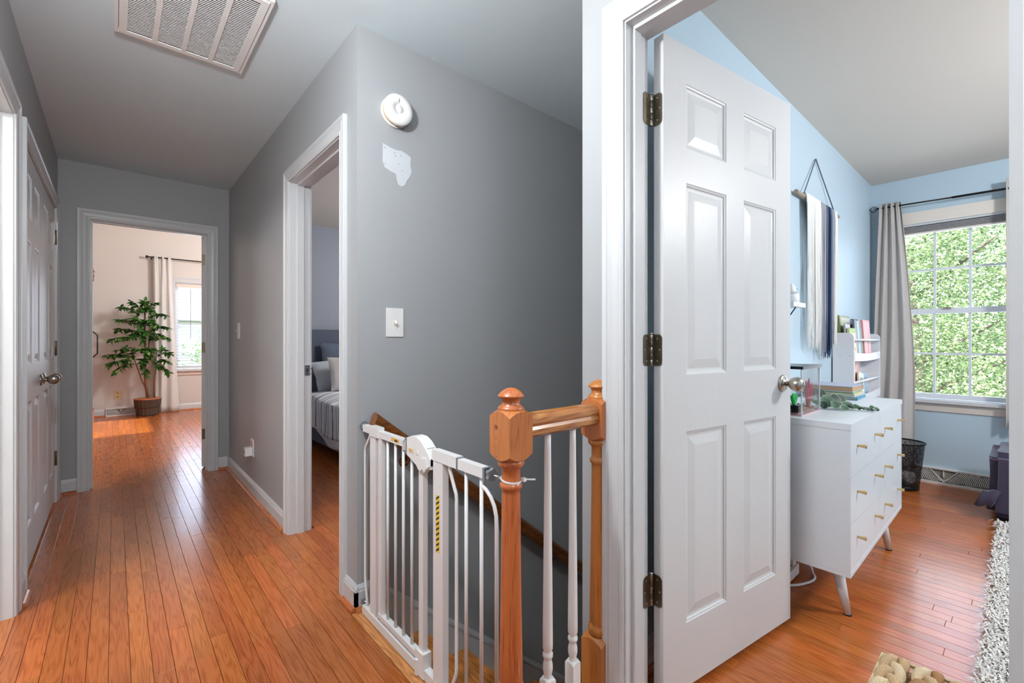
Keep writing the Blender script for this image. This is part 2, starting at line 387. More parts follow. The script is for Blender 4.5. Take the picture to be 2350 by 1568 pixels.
floor('floor.001', [(-.30, 3.5, 4.73, 8.95)], 'sunlit oak strip floor of the far room', lambda x, y: x < 1.25, [(-.3, 3.5, 4.73, 8.95)])
floor('floor.002', [(1.108, 1.222, -.015, .775), (1.222, 4.85, -.55, .85), (1.222, 4.85, -2.3, -.55)], 'glossy oak strip floor of the blue bedroom', lambda x, y: y > -.6, [(1.108, 4.85, -2.3, .85)])
floor('floor.003', [(.84, 4.1, 1.995, 2.805), (.87, 4.1, 1.942, 1.995), (.87, 4.1, 2.805, 5.36)], 'oak strip floor of the side bedroom under the bed', lambda x, y: x < 1.7, [(.871, 4.1, 1.942, 5.36)])
slab('floor.004', mat('bath_tile', srgb(200, 196, 190), .4), (-1.85, -.42, .9, 2.8, -.05, 0), 'pale bathroom floor off the hallway', 'floor')
slab('floor.005', M_TREAD, (.74, 4.3, .918, 1.83, -2.85, -2.8), 'wooden floor at the foot of the stairs', 'floor')
slab('floor.006', M_DARK, (-1.0, -.42, 2.9, 4.6, -.05, -.001), 'closet floor behind the double doors', 'floor')

# ------------------------------------------------------------------ trim: casings, jambs, stops
CAS = [(0, 0), (0, .008), (.006, .011), (.011, .0115), (.014, .009), (.018, .0105), (.034, .013), (.043, .017), (.046, .0145), (.049, .0145), (.052, .018), (.066, .018), (.068, .0165), (.068, 0)]
def frame(name, label, fn, u0, u1, zt, depth, stop_at, both=True, stop=True):
    """fn(u, b, z): u along wall, b = distance out of the wall face (negative = into the wall)"""
    c = fn((u0+u1)/2, 0, 0)
    root = thing(name, (c[0], c[1], 0), label, 'door frame', kind='structure')
    rev = .005
    def cas(face):
        def P(u, z, b): return fn(u, b if face == 0 else -depth-b, z)
        a0, a1, t = u0-rev, u1+rev, zt+rev
        for nm, q in (('side_casing', 0), ('head_casing', 1), ('side_casing', 2)):
            bm = BM(); A = []; D = []
            for a, b in CAS:
                if q == 0: A.append(bm.verts.new(P(a0-a, 0, b))); D.append(bm.verts.new(P(a0-a, t+a, b)))
                if q == 1: A.append(bm.verts.new(P(a0-a, t+a, b))); D.append(bm.verts.new(P(a1+a, t+a, b)))
                if q == 2: A.append(bm.verts.new(P(a1+a, t+a, b))); D.append(bm.verts.new(P(a1+a, 0, b)))
            n = len(CAS)
            for i in range(n): bm.faces.new((A[i], D[i], D[(i+1) % n], A[(i+1) % n]))
            bm.faces.new(A); bm.faces.new(D)
            obj(nm, bm, M_WHITE, root)
    cas(0)
    if both: cas(1)
    def bx(nm, ua, ub, ba, bb, za, zb):
        p = fn(ua, ba, za); q = fn(ub, bb, zb)
        bm = BM(); box(bm, min(p[0], q[0]), max(p[0], q[0]), min(p[1], q[1]), max(p[1], q[1]), za, zb)
        obj(nm, bm, M_WHITE, root)
    T = .0185
    bx('jamb', u0-T, u0, 0, -depth, 0, zt+T); bx('jamb', u1, u1+T, 0, -depth, 0, zt+T); bx('head_jamb', u0, u1, 0, -depth, zt, zt+T)
    if stop:
        s0, s1 = stop_at
        bx('door_stop', u0, u0+.011, -s0, -s1, 0, zt-.011); bx('door_stop', u1-.011, u1, -s0, -s1, 0, zt-.011); bx('door_stop', u0, u1, -s0, -s1, zt-.011, zt)
    return root
frame('trim_1', 'large white mitred door casing framing the open bedroom door', lambda u, b, z: (1.108-b, u, z), .003, .757, 2.04, .114, (.030, .062))
tr2 = frame('trim_2', 'white door casing of the middle doorway showing the bed', lambda u, b, z: (.757-b, u, z), 2.012, 2.788, 2.03, .113, (.040, .075))
frame('trim_3', 'white door casing at the end of the hallway', lambda u, b, z: (u, 4.62-b, z), -.134, .601, 2.03, .11, (.035, .07))
frame('trim_4', 'bright white bathroom door casing at the left photo edge', lambda u, b, z: (-.307+b, u, z), 1.95, 2.698, 2.035, .113, (.04, .075))
frame('trim_5', 'white casing around the closet double doors', lambda u, b, z: (-.307+b, u, z), 2.985, 4.432, 2.035, .113, (.05, .06), both=False, stop=False)
# strike plate on the middle door jamb
sp = thing('strike_plate', (.85, 2.787, .95), 'small brushed metal strike plate on the middle door jamb', 'strike plate')
bm = BM(); box(bm, .838, .866, 2.7845, 2.7878, .915, .975); obj('plate', bm, M_CHROME, sp, bevel=.001)
bm = BM(); tube(bm, arc((.866, 2.786, .925), (.884, 2.783, .945), (.866, 2.786, .965), 8), .003, 6); obj('strike_lip', bm, M_CHROME, sp)
bm = BM(); box(bm, .848, .856, 2.7838, 2.7846, .935, .957); obj('strike_hole', bm, M_DARK, sp)
for z in (.921, .969):
    bm = BM(); lathe(bm, [(.0025, 0), (.002, .0012)], (.852, 2.7846, z), 8, Matrix.Rotation(PI/2, 3, 'X')); obj('screw', bm, M_BRASSO, sp)

BASE = [(0, 0), (.014, 0), (.014, .078), (.011, .083), (.012, .088), (.007, .098), (.004, .104), (0, .104)]
SHOE = [(.014, 0), (.032, 0), (.031, .008), (.026, .015), (.019, .0185), (.014, .019)]
def baseboard(name, label, fn, a0, a1, sm):
    bm = BM(); prism(bm, [(b, z) for b, z in BASE], fn, a0, a1)
    r = obj(name, bm, M_WHITE, label=label, cat='baseboard', kind='structure')
    bm = BM(); prism(bm, [(b, z) for b, z in SHOE], fn, a0, a1)
    obj('shoe_moulding', bm, sm, r); return r
baseboard('baseboard_right', 'white baseboard with oak shoe moulding along the far right hallway wall', lambda b, z, w_: (.757-b, w_, z), 2.862, 4.606, M_SHOE)
baseboard('baseboard_right.001', 'short white baseboard at the corner beside the gate', lambda b, z, w_: (.757-b, w_, z), 1.83-.014, 1.939, M_SHOE)
baseboard('baseboard_stair', 'tiny white baseboard return above the top step', lambda b, z, w_: (w_, 1.83-b, z), .743, .872, M_SHOEX)
baseboard('baseboard_end', 'short white baseboard right of the far doorway', lambda b, z, w_: (w_, 4.62-b, z), .675, .743, M_SHOEX)
baseboard('baseboard_end.001', 'short white baseboard left of the far doorway', lambda b, z, w_: (w_, 4.62-b, z), -.292, -.208, M_SHOEX)
baseboard('baseboard_left', 'white baseboard scrap between the two left door casings', lambda b, z, w_: (-.307+b, w_, z), 2.772, 2.911, M_SHOE)
baseboard('baseboard_left.001', 'white baseboard at the far left hallway corner', lambda b, z, w_: (-.307+b, w_, z), 4.506, 4.606, M_SHOE)
baseboard('baseboard_blue', 'white baseboard along the blue wall behind the open door', lambda b, z, w_: (w_, .85-b, z), 1.24, 4.836, M_SHOEX)
baseboard('baseboard_far', 'white baseboard along the far room wall left of the floor register', lambda b, z, w_: (w_, 8.95-b, z), -.286, -.10, M_SHOEX)
baseboard('baseboard_far.001', 'white baseboard under the far room window', lambda b, z, w_: (w_, 8.95-b, z), .26, 3.5, M_SHOEX)
baseboard('baseboard_window', 'white baseboard under the bedroom window beyond the ottoman', lambda b, z, w_: (4.85-b, w_, z), -2.28, .09, M_SHOE)
baseboard('baseboard_side', 'white baseboard behind the bed', lambda b, z, w_: (w_, 5.36-b, z), .88, 4.1, M_SHOEX)

# ------------------------------------------------------------------ six panel doors
def panel_face(bm, wd, h, xs, zs, y, s):
    """face at local y, s=-1 looks to -y; panels sit where both indices are odd"""
    rings = [(0, 0), (.003, .0025), (.007, .0035), (.010, .0075), (.016, .0085), (.019, .0085), (.044, .0035), (.048, .0028)]
    cache = {}
    def V(x, z, d):
        k = (round(x, 5), round(z, 5), round(d, 5))
        if k not in cache: cache[k] = bm.verts.new((x, y-s*d, z))
        return cache[k]
    def q(a, b, c, d): bm.faces.new((a, b, c, d) if s < 0 else (d, c, b, a))
    for i in range(len(xs)-1):
        for j in range(len(zs)-1):
            x0, x1, z0, z1 = xs[i], xs[i+1], zs[j], zs[j+1]
            if i % 2 and j % 2:
                for (a, da), (b, db) in zip(rings, rings[1:]):
                    o_ = [V(x0+a, z0+a, da), V(x1-a, z0+a, da), V(x1-a, z1-a, da), V(x0+a, z1-a, da)]
                    n_ = [V(x0+b, z0+b, db), V(x1-b, z0+b, db), V(x1-b, z1-b, db), V(x0+b, z1-b, db)]
                    for k in range(4): q(o_[k], o_[(k+1) % 4], n_[(k+1) % 4], n_[k])
                a, d = rings[-1]
                q(V(x0+a, z0+a, d), V(x1-a, z0+a, d), V(x1-a, z1-a, d), V(x0+a, z1-a, d))
            else: q(V(x0, z0, 0), V(x1, z0, 0), V(x1, z1, 0), V(x0, z1, 0))
def door_leaf(root, wd, h, t=.035, zb=0):
    st = .11 if wd > .74 else .10; pw = (wd-2*st-.105)/2
    xs = [0, st, st+pw, st+pw+.105, wd-st, wd]
    zs = [zb+v for v in (0, .202, .806, .986, 1.592, 1.702, 1.905, h)]
    bm = BM(); panel_face(bm, wd, h, xs, zs, 0, -1); panel_face(bm, wd, h, xs, zs, t, 1)
    z0, z1 = zb, zb+h
    zs2 = zs[:-1]+[z1]
    for (a, b, c, d) in (((0, 0, z0), (0, t, z0), (0, t, z1), (0, 0, z1)), ((wd, 0, z0), (wd, 0, z1), (wd, t, z1), (wd, t, z0)),
                         ((0, 0, z1), (0, t, z1), (wd, t, z1), (wd, 0, z1)), ((0, 0, z0), (wd, 0, z0), (wd, t, z0), (0, t, z0))):
        bm.faces.new([bm.verts.new(p) for p in (a, b, c, d)])
    me_name = 'door_leaf'
    # keep split normals crisp
    me = bpy.data.meshes.new(me_name); bm.to_mesh(me); bm.free(); me.materials.append(M_DOOR)
    o = bpy.data.objects.new(me_name, me); C.objects.link(o); o.parent = root; return o
def egg_knob(root, x, z, y, s, m=None):
    """knob on the face at local y pointing along s*y"""
    m = m or M_NICKEL
    R = Matrix.Rotation(-s*PI/2, 3, 'X')
    bm = BM(); lathe(bm, [(.0, 0), (.033, 0), (.033, .003), (.030, .007), (.024, .010), (.013, .011), (.011, .014)], (x, y, z), 28, R)
    ros = obj('rosette', bm, m, root, local=True)
    prof = [(.010, .012), (.009, .022), (.012, .027)]+[(.0265*math.sin(a)**.8+.001, .052-.026*math.cos(a)) for a in [PI*k/12 for k in range(2, 12)]]+[(.001, .078)]
    bm = BM(); lathe(bm, prof, (x, y, z), 28, R)
    obj('knob', bm, m, root, local=True); return ros
def hinge_plate(pts, th, n, origin, ud, m_, name, root, screws=()):
    pass
# open bedroom door
ang = math.atan2(-.114, .756)
d1 = thing('door_1', (1.244, .717, 0), 'open white six-panel bedroom door with an egg-shaped nickel knob', 'door', ang, kind='structure')
door_leaf(d1, .762, 2.025, .035, .026)
egg_knob(d1, .700, .955, 0, -1); egg_knob(d1, .700, .955, .035, 1)
def rplate(bm, w_, h_, r, side, fn, t=.002):
    pts = []
    if side > 0:
        pts = [(0, -h_/2)]+[(w_-r+r*math.sin(a), -h_/2+r-r*math.cos(a)) for a in [PI/2*k/5 for k in range(6)]]+[(w_-r+r*math.cos(a), h_/2-r+r*math.sin(a)) for a in [PI/2*k/5 for k in range(6)]]+[(0, h_/2)]
    prism(bm, pts, fn, 0, t)
for zc in (1.828, 1.091, .354):
    hroot = thing('hinge', (1.2365, .7535, zc), {1.828: 'top tarnished brass hinge of the open bedroom door', 1.091: 'middle tarnished brass hinge of the open bedroom door', .354: 'bottom tarnished brass hinge of the open bedroom door'}[zc], 'hinge')
    ux, uy = math.cos(ang), math.sin(ang)
    # leaf mortised into the door's hinge edge
    bm = BM(); rplate(bm, .031, .096, .012, 1, lambda u, v, w_: (1.249-(-uy)*u*1.0+(uy)*0-.0022*ux-w_*ux*.3+0*u, .7516-ux*u, zc+v))
    obj('door_plate', bm, M_BRASSO, hroot)
    bm = BM(); rplate(bm, .036, .096, .012, 1, lambda u, v, w_: (1.2335-u, .7568-w_, zc+v))
    obj('jamb_plate', bm, M_BRASSO, hroot)
    for k in range(5):
        bm = BM(); lathe(bm, [(.0052, 0), (.0058, .001), (.0058, .0175), (.0052, .0185)], (1.2385, .7545, zc-.048+k*.0192), 14); obj('knuckle', bm, M_BRASSO if k % 2 else M_NICKEL, hroot)
    bm = BM(); lathe(bm, [(.0045, 0), (.0065, .001), (.0065, .003), (.003, .006)], (1.2385, .7545, zc+.048), 14); obj('pin', bm, M_CHROME, hroot)
    for (u, v) in ((.014, .034), (.023, 0), (.014, -.034)):
        bm = BM(); lathe(bm, [(.0038, 0), (.002, .0008)], (1.249+uy*u-.0035, .7516-ux*u, zc+v), 10, Matrix.Rotation(-PI/2, 3, 'Y')); obj('screw', bm, M_NICKEL, hroot)
        bm = BM(); lathe(bm, [(.0038, 0), (.002, .0008)], (1.2335-u-.006, .7546, zc+v), 10, Matrix.Rotation(PI/2, 3, 'X')); obj('screw', bm, M_NICKEL, hroot)

# closet double doors in the left wall (closed)
for k, (hy, sgn) in enumerate(((2.988, 1), (4.429, -1))):
    lab = ('near white six-panel closet door leaf with nickel knob', 'far white six-panel closet door leaf with nickel knob')[k]
    # local x runs from the hinge; face y=0 looks into the hall (+X world)
    if sgn > 0:
        r = thing('door_2', (-.3105, hy, 0), lab, 'door', PI/2, kind='structure')
    else:
        r = thing('door_3', (-.3455, hy, 0), lab, 'door', -PI/2, kind='structure')
    door_leaf(r, .7185, 2.01, .035, .018)
    yk, s_ = (0, -1) if sgn > 0 else (.035, 1)
    egg_knob(r, .655, .90, yk, s_)
    bm = BM(); lathe(bm, [(.006, 0), (.006, .02), (.003, .026)], (.70, yk+(.012 if sgn > 0 else -.012), 2.03), 10); obj('ball_catch', bm, M_BLACK, r, local=True)
    for zc in (1.835, 1.068, .307):
        bm = BM(); lathe(bm, [(.0055, -.05), (.0065, -.048), (.0065, .048), (.0055, .05)], (0-.0, yk+s_*.007, zc), 12); obj('hinge', bm, M_BRASSO, r, local=True)
        bm = BM(); box(bm, -.020, .020, min(yk, yk+s_*.0022), max(yk, yk+s_*.0022), zc-.046, zc+.046); obj('hinge_plate', bm, M_NICKEL, r, local=True)
# far doorway leaf swung into the far room
d4 = thing('door_4', (.607, 4.752, 0), 'white door leaf swung back at the end doorway showing its hinged edge', 'door', math.radians(76), kind='structure')
door_leaf(d4, .735, 2.015, .035, .015)
for zc in (1.83, 1.06, .30):
    bm = BM(); box(bm, -.0025, 0, .004, .032, zc-.046, zc+.046); obj('hinge_plate', bm, M_BRASSO, d4, local=True)
    bm = BM(); lathe(bm, [(.006, -.047), (.006, .047)], (-.004, -.003, zc), 12); obj('hinge', bm, M_BRASSO, d4, local=True)
egg_knob(d4, .67, .93, .035, 1)

# ------------------------------------------------------------------ stairs
st = thing('staircase', (.85, 1.37, -.2), 'oak stairs descending behind the safety gate with a white skirt board', 'stairs', kind='structure')
RI, RU = .197, .242
bm = BM(); prism(bm, [(.727, -.022), (.81, -.022), (.822, -.014), (.824, -.006), (.818, 0), (.727, 0)], lambda u, v, w_: (u, w_, v), .80, 1.814)
obj('landing_nosing', bm, M_FLOORE, st)
bm = BM(); prism(bm, [(.80, -.022), (.918, -.022), (.930, -.014), (.932, -.006), (.926, 0), (.80, 0)], lambda u, v, w_: (w_, u, v), .824, 1.165)
obj('side_nosing', bm, M_FLOORE, st)
for k in range(13):
    x0 = .795+k*RU; z = -(k+1)*RI
    bm = BM(); box(bm, x0, x0+.014, .919, 1.814, z, z+RI-.022); obj('riser', bm, M_WHITE, st)
    if k < 12:
        bm = BM(); prism(bm, [(x0, z-.025), (x0+RU+.014, z-.025), (x0+RU+.028, z-.016), (x0+RU+.028, z-.008), (x0+RU+.020, z), (x0, z)], lambda u, v, w_: (u, w_, v), .919, 1.814)
        obj('tread', bm, M_TREAD, st)
sl = RI/RU
def skirt(u0, u1, ofs_lo, ofs_hi, d0, d1):
    bm = BM(); f = lambda u: -(u-.884)*sl*1.03+.06
    prism(bm, [(u0, f(u0)+ofs_lo), (u1, f(u1)+ofs_lo), (u1, f(u1)+ofs_hi), (u0, f(u0)+ofs_hi)], lambda u, v, w_: (u, w_, v), d0, d1); return bm
obj('skirt_board', skirt(.874, 4.2, -.42, -.03, 1.829, 1.814), M_WHITE, st)
bm = skirt(.874, 4.2, -.03, -.018, 1.829, 1.808); obj('skirt_cap', bm, M_WHITE, st)
bm = skirt(.874, 4.2, -.018, 0, 1.829, 1.818); obj('skirt_cap', bm, M_WHITE, st)
obj('stringer', B(.74, 1.11, .86, .916, -.6, -.022), M_WHITE, st)

# wall handrail
hr = thing('handrail', (.80, 1.77, .8), 'dark oak wall handrail sloping down behind the white gate', 'handrail')
RP = [(-.028, -.020), (-.030, -.006), (-.026, .002), (-.031, .010), (-.030, .022), (-.020, .032), (0, .036), (.020, .032), (.030, .022), (.031, .010), (.026, .002), (.030, -.006), (.028, -.020), (.018, -.027), (-.018, -.027)]
hs = -.793
bm = BM(); prism(bm, RP, lambda u, v, w_: (.80+w_+v*.35, 1.772+u*.9, .785+hs*w_+v*1.05), 0, 3.1)
obj('rail', bm, M_HAND, hr, smooth=False)
for wx in (.16, 1.1, 2.1):
    p = Vector((.80+wx, 1.772, .785+hs*wx-.028))
    bm = BM(); tube(bm, arc(p, p+Vector((.01, 0, -.06)), (p.x+.012, 1.826, p.z-.05), 6), .006, 8); lathe(bm, [(.026, 0), (.022, .005), (.004, .006)], (p.x+.012, 1.829, p.z-.05), 16, Matrix.Rotation(PI/2, 3, 'X'))
    obj('bracket', bm, M_HAND, hr)

# newel posts, rail, balusters
bal = thing('stair_railing', (.90, .854, 0), 'short oak stair railing with two turned newel posts and white balusters', 'railing')
def block(bm, cx_, cy_, hw, z0, z1, top=True, bot=True):
    n = 12; per = []
    for s in range(4):
        for i in range(n):
            t = -1+2*i/n
            per.append([(t, -1), (1, t), (-t, 1), (-1, -t)][s])
    def ht(x, y, r0): return max(0, (math.hypot(x, y)*hw-r0))
    rr = hw*.86
    T = [bm.verts.new((cx_+x*hw, cy_+y*hw, z1-(ht(x, y, hw*1.0)*.85 if top else 0))) for x, y in per]
    Bt = [bm.verts.new((cx_+x*hw, cy_+y*hw, z0+(ht(x, y, hw*1.0)*.85 if bot else 0))) for x, y in per]
    TI = [bm.verts.new((cx_+rr*x/math.hypot(x, y), cy_+rr*y/math.hypot(x, y), z1+.003)) for x, y in per]
    BI = [bm.verts.new((cx_+rr*x/math.hypot(x, y), cy_+rr*y/math.hypot(x, y), z0-.003)) for x, y in per]
    m = len(per)
    for A, D in ((BI, Bt), (Bt, T), (T, TI)):
        for i in range(m): bm.faces.new((A[i], A[(i+1) % m], D[(i+1) % m], D[i]))
    bm.faces.new(BI[::-1]); bm.faces.new(TI)
def newel(cx_, cy_):
    zt = 1.0
    bm = BM(); lathe(bm, [(.0, 1.002), (.012, 1.0), (.024, .993), (.033, .983), (.0345, .980), (.030, .9775), (.025, .974), (.023, .967), (.024, .960), (.030, .955), (.034, .951), (.034, .947), (.032, .944), (.032, .940)], (cx_, cy_, 0), 32)
    cap = obj('newel_cap', bm, M_NEWEL, bal)
    bm = BM(); block(bm, cx_, cy_, .0385, .823, .944); hb = obj('newel_block', bm, M_NEWEL, bal)
    bm = BM(); lathe(bm, [(.030, .822), (.0335, .818), (.0345, .812), (.033, .807), (.028, .802), (.024, .797), (.0235, .768), (.025, .764), (.0285, .760), (.029, .754), (.0275, .749), (.0235, .746), (.0235, .735), (.0255, .55), (.029, .33), (.030, .27), (.027, .262), (.031, .257), (.034, .248), (.034, .242), (.031, .237), (.031, .23)], (cx_, cy_, 0), 36)
    obj('newel_shaft', bm, M_NEWEL, bal)
    bm = BM(); block(bm, cx_, cy_, .0385, .0, .226, True, False); obj('newel_base', bm, M_NEWEL, bal)
    return hb
nb = newel(.751, .8535)
newel(1.1095, .8535)
bm = BM(); lathe(bm, [(.0055, 0), (.0055, .001)], (.7122, .866, .905), 14, Matrix.Rotation(-PI/2, 3, 'Y')); obj('wood_plug', bm, M_HAND, bal)
for z in (.876, .853, .832):
    bm = BM(); lathe(bm, [(.0012, 0), (.0012, .0006)], (.7124, .866, z), 8, Matrix.Rotation(-PI/2, 3, 'Y')); obj('nail_hole', bm, M_DARK, bal)
bm = BM(); prism(bm, [(u*.95, v*1.0) for u, v in RP], lambda u, v, w_: (w_, .8535+u, .897+v), .789, 1.072)
obj('top_rail', bm, M_RAIL, bal)
def baluster(x):
    bm = BM(); lathe(bm, [(.0085, .875), (.0092, .82), (.0112, .6), (.0133, .4), (.0140, .30), (.0138, .283), (.0115, .279), (.0110, .274), (.0140, .270), (.0142, .262), (.0115, .258), (.0105, .252), (.0135, .240), (.0138, .228), (.0110, .215), (.0100, .208), (.0115, .203)], (x, .8535, 0), 20)
    b_ = obj('baluster', bm, M_METALW, bal)
    bm = BM(); block(bm, x, .8535, .0158, .0, .202, True, False); obj('baluster_base', bm, M_METALW, bal)
baluster(.884); baluster(.987)

# ------------------------------------------------------------------ safety gate
GX = .775
g = thing('safety_gate', (GX, 1.37, 0), 'white metal child safety gate across the top of the stairs', 'safety gate')
def gb(name, y0, y1, z0, z1, x0=-.011, x1=.011, m=None, bv=.0015, label=None):
    return obj(name, B(GX+x0, GX+x1, y0, y1, z0, z1), m or M_METALW, g, bevel=bv, label=label)
def bar(y, z0, z1, r=.0055, name='bar'):
    bm = BM(); tube(bm, [(GX, y, z0), (GX, y, z1)], r, 10); return obj(name, bm, M_METALW, g)
gb('frame_top', 1.655, 1.79, .748, .775)
gb('frame_cap', 1.645, 1.722, .742, .781, -.014, .014)
gb('frame_post', 1.672, 1.722, .02, .748, -.010, .010)
gb('threshold_bar', 1.337, 1.79, .004, .036, -.014, .014)
gb('threshold_bar', .95, 1.333, .004, .036, -.012, .012)
gb('gate_top_rail', 1.40, 1.655, .745, .770)
gb('gate_stile', 1.622, 1.652, .05, .745, -.009, .009)
gb('gate_stile', 1.312, 1.340, .05, .73, -.009, .009)
gb('gate_bottom_rail', 1.34, 1.652, .048, .066)
for y in (1.586, 1.523, 1.463, 1.402): bar(y, .060, .75)
gb('main_post', 1.190, 1.246, .02, .742, -.011, .011)
gb('extension_rail', 1.115, 1.250, .738, .772, -.013, .013)
gb('rail_gasket', 1.108, 1.115, .738, .770, -.0125, .0125, M_PLGREY)
gb('extension_rail', .986, 1.108, .738, .768, -.0115, .0115)
def bent(pts, r=.0055):
    bm = BM(); tube(bm, [(GX, a, b) for a, b in pts], r, 10); obj('bent_bar', bm, M_METALW, g)
bent([(1.738, .75), (1.742, .735), (1.765, .705), (1.785, .685), (1.790, .67), (1.790, .15), (1.788, .13), (1.772, .06), (1.77, .03)])
bent([(1.167, .74), (1.165, .72), (1.145, .68), (1.132, .655), (1.130, .64), (1.130, .13), (1.132, .11), (1.155, .06), (1.16, .03)])
bent([(1.007, .712), (.985, .705), (.965, .69), (.950, .67), (.942, .645), (.940, .62), (.940, .03)])
bar(1.08, .03, .742); bar(1.007, .03, .742)
# latch housing
prof = [(1.425, .735), (1.425, .768), (1.405, .785), (1.37, .797), (1.335, .797), (1.305, .786), (1.28, .768), (1.262, .752), (1.252, .738), (1.252, .716), (1.272, .708), (1.29, .706), (1.312, .690), (1.325, .692), (1.338, .704), (1.38, .720)]
bm = BM(); prism(bm, [(a, b) for a, b in prof], lambda u, v, w_: (w_, u, v), GX-.020, GX+.020)
hous = obj('latch_housing', bm, M_PLASTW, g, bevel=.004, smooth=True)
bm = BM(); prism(bm, [(1.430, .736), (1.430, .766), (1.410, .784), (1.402, .788), (1.402, .728)], lambda u, v, w_: (w_, u, v), GX-.0212, GX+.0212); obj('grip_end', bm, M_PLGREY, hous)
for k in range(4):
    bm = BM(); box(bm, GX-.0222, GX+.0222, 1.427-k*.006, 1.429-k*.006, .740, .762+k*.005); obj('grip_rib', bm, M_PLASTW, hous)
bm = BM(); box(bm, GX-.022, GX-.0195, 1.355, 1.385, .742, .754); obj('indicator_window', bm, M_AGED, hous, bevel=.0008)
bm = BM(); lathe(bm, [(.0075, 0), (.0075, .002), (.004, .002), (.0035, 0)], (GX-.0195, 1.33, .747), 16, Matrix.Rotation(-PI/2, 3, 'Y')); obj('pivot_ring', bm, M_PLASTW, hous)
bm = BM(); prism(bm, [(1.302, .772), (1.278, .757), (1.278, .770), (1.300, .785)], lambda u, v, w_: (w_, u, v), GX-.014, GX+.014); obj('slide_button', bm, M_METALW, hous)
bm = BM(); prism(bm, [(1.300, .735), (1.272, .740), (1.268, .706), (1.282, .690), (1.292, .700)], lambda u, v, w_: (w_, u, v), GX-.024, GX-.006); obj('release_tab', bm, M_PLASTW, hous, bevel=.002)
bm = BM(); prism(bm, [(1.270, .742), (1.252, .742), (1.252, .705), (1.268, .705)], lambda u, v, w_: (w_, u, v), GX-.016, GX+.020); obj('latch_jaw', bm, M_PLASTW, hous, bevel=.002)
gb('gate_top_rail', 1.27, 1.40, .728, .748, -.010, .010)
gb('bottom_latch', 1.300, 1.352, .004, .085, -.016, .016, M_PLASTW, .004)
bm = BM(); box(bm, GX-.022, GX-.015, 1.332, 1.346, .004, .055); obj('bottom_latch_slide', bm, M_PLASTW, g, bevel=.003)
gb('pivot_pin', 1.650, 1.662, .030, .055, -.006, .006, M_PLGREY)
# brand sticker and caution tape
bm = BM(); box(bm, GX-.0117, GX-.0110, 1.475, 1.535, .751, .765); obj('sticker', bm, mat('sticker_orange', srgb(226, 176, 92), .5), g, label='small orange and cream sticker on the top rail')
bm = BM(); box(bm, GX-.0121, GX-.0117, 1.487, 1.508, .753, .761); obj('sticker_print', bm, mat('sticker_print', srgb(60, 50, 46), .6), g)
tb = BM(); yb = BM()
z0, z1, n = .452, .632, 11; dz = (z1-z0)/n
box(yb, GX-.0117, GX-.0110, 1.209, 1.227, z0, z1)
yl = obj('caution_tape', yb, mat('tape_yellow', srgb(238, 202, 40), .45), g, label='yellow and black striped caution tape')
for k in range(n):
    z = z0+k*dz
    prism(tb, [(1.209, z+.012), (1.209, z+.0185), (1.227, z+.0065), (1.227, z)], lambda u, v, w_: (w_, u, v), GX-.0121, GX-.0118)
obj('tape_stripes', tb, M_PLDARK, yl, kind='stuff')
# tension spindles and wall cups
def spindle(y0, dirn, z, star, cup=True):
    R = Matrix.Rotation(-dirn*PI/2, 3, 'X')
    bm = BM(); tube(bm, [(GX, y0-dirn*.01, z), (GX, y0+dirn*.045, z)], .004, 8); obj('spindle', bm, M_CHROME, g)
    bm = BM(); n = 40; ring = []
    for j in range(2):
        ring.append([bm.verts.new((GX+(star*(1+.14*math.cos(5*a)))*math.cos(a), y0+dirn*(.004+.012*j), z+(star*(1+.14*math.cos(5*a)))*math.sin(a))) for a in [2*PI*i/n for i in range(n)]])
    for i in range(n): bm.faces.new((ring[0][i], ring[0][(i+1) % n], ring[1][(i+1) % n], ring[1][i]))
    bm.faces.new(ring[0]); bm.faces.new(ring[1]); obj('adjuster_wheel', bm, M_PLGREY, g)
    if cup:
        bm = BM(); lathe(bm, [(.017, 0), (.018, .004), (.018, .007), (.008, .008), (.006, .003)], (GX+.010, y0+dirn*.0325, z), 22, R); obj('wall_cup', bm, M_PLGREY, g)
spindle(1.79, 1, .765, .0125); spindle(1.79, 1, .045, .0125)
spindle(.972, -1, .752, .0165, False); spindle(.938, -1, .03, .014, False)
bm = BM(); box(bm, GX-.013, GX+.013, .976, .986, .737, .769); obj('end_cap', bm, M_PLGREY, g, bevel=.003)
# cable tie round the newel
ct = thing('cable_tie', (.751, .8535, .772), 'white cable tie strapped round the left newel post', 'cable tie')
bm = BM()
ring = []
for i in range(28):
    a = 2*PI*i/28; ring.append([(.751+.0252*math.cos(a), .8535+.0252*math.sin(a), .770+.004*math.sin(a)+dz_) for dz_ in (-.0022, .0022)])
V = [[bm.verts.new(q) for q in r] for r in ring]
for i in range(28): bm.faces.new((V[i][0], V[(i+1) % 28][0], V[(i+1) % 28][1], V[i][1]))
solid(obj('strap', bm, M_PLASTW, ct), .0016, 1)
bm = BM(); box(bm, .768, .776, .824, .833, .766, .775); obj('lock_head', bm, M_PLASTW, ct, bevel=.001)
bm = BM(); prism(bm, [(.0, -.002), (.030, -.006), (.030, -.002), (.0, .002)], lambda u, v, w_: (.775+u*.95, .828-u*.3+w_, .7705+v), 0, .0015); obj('tail', bm, M_PLASTW, ct)

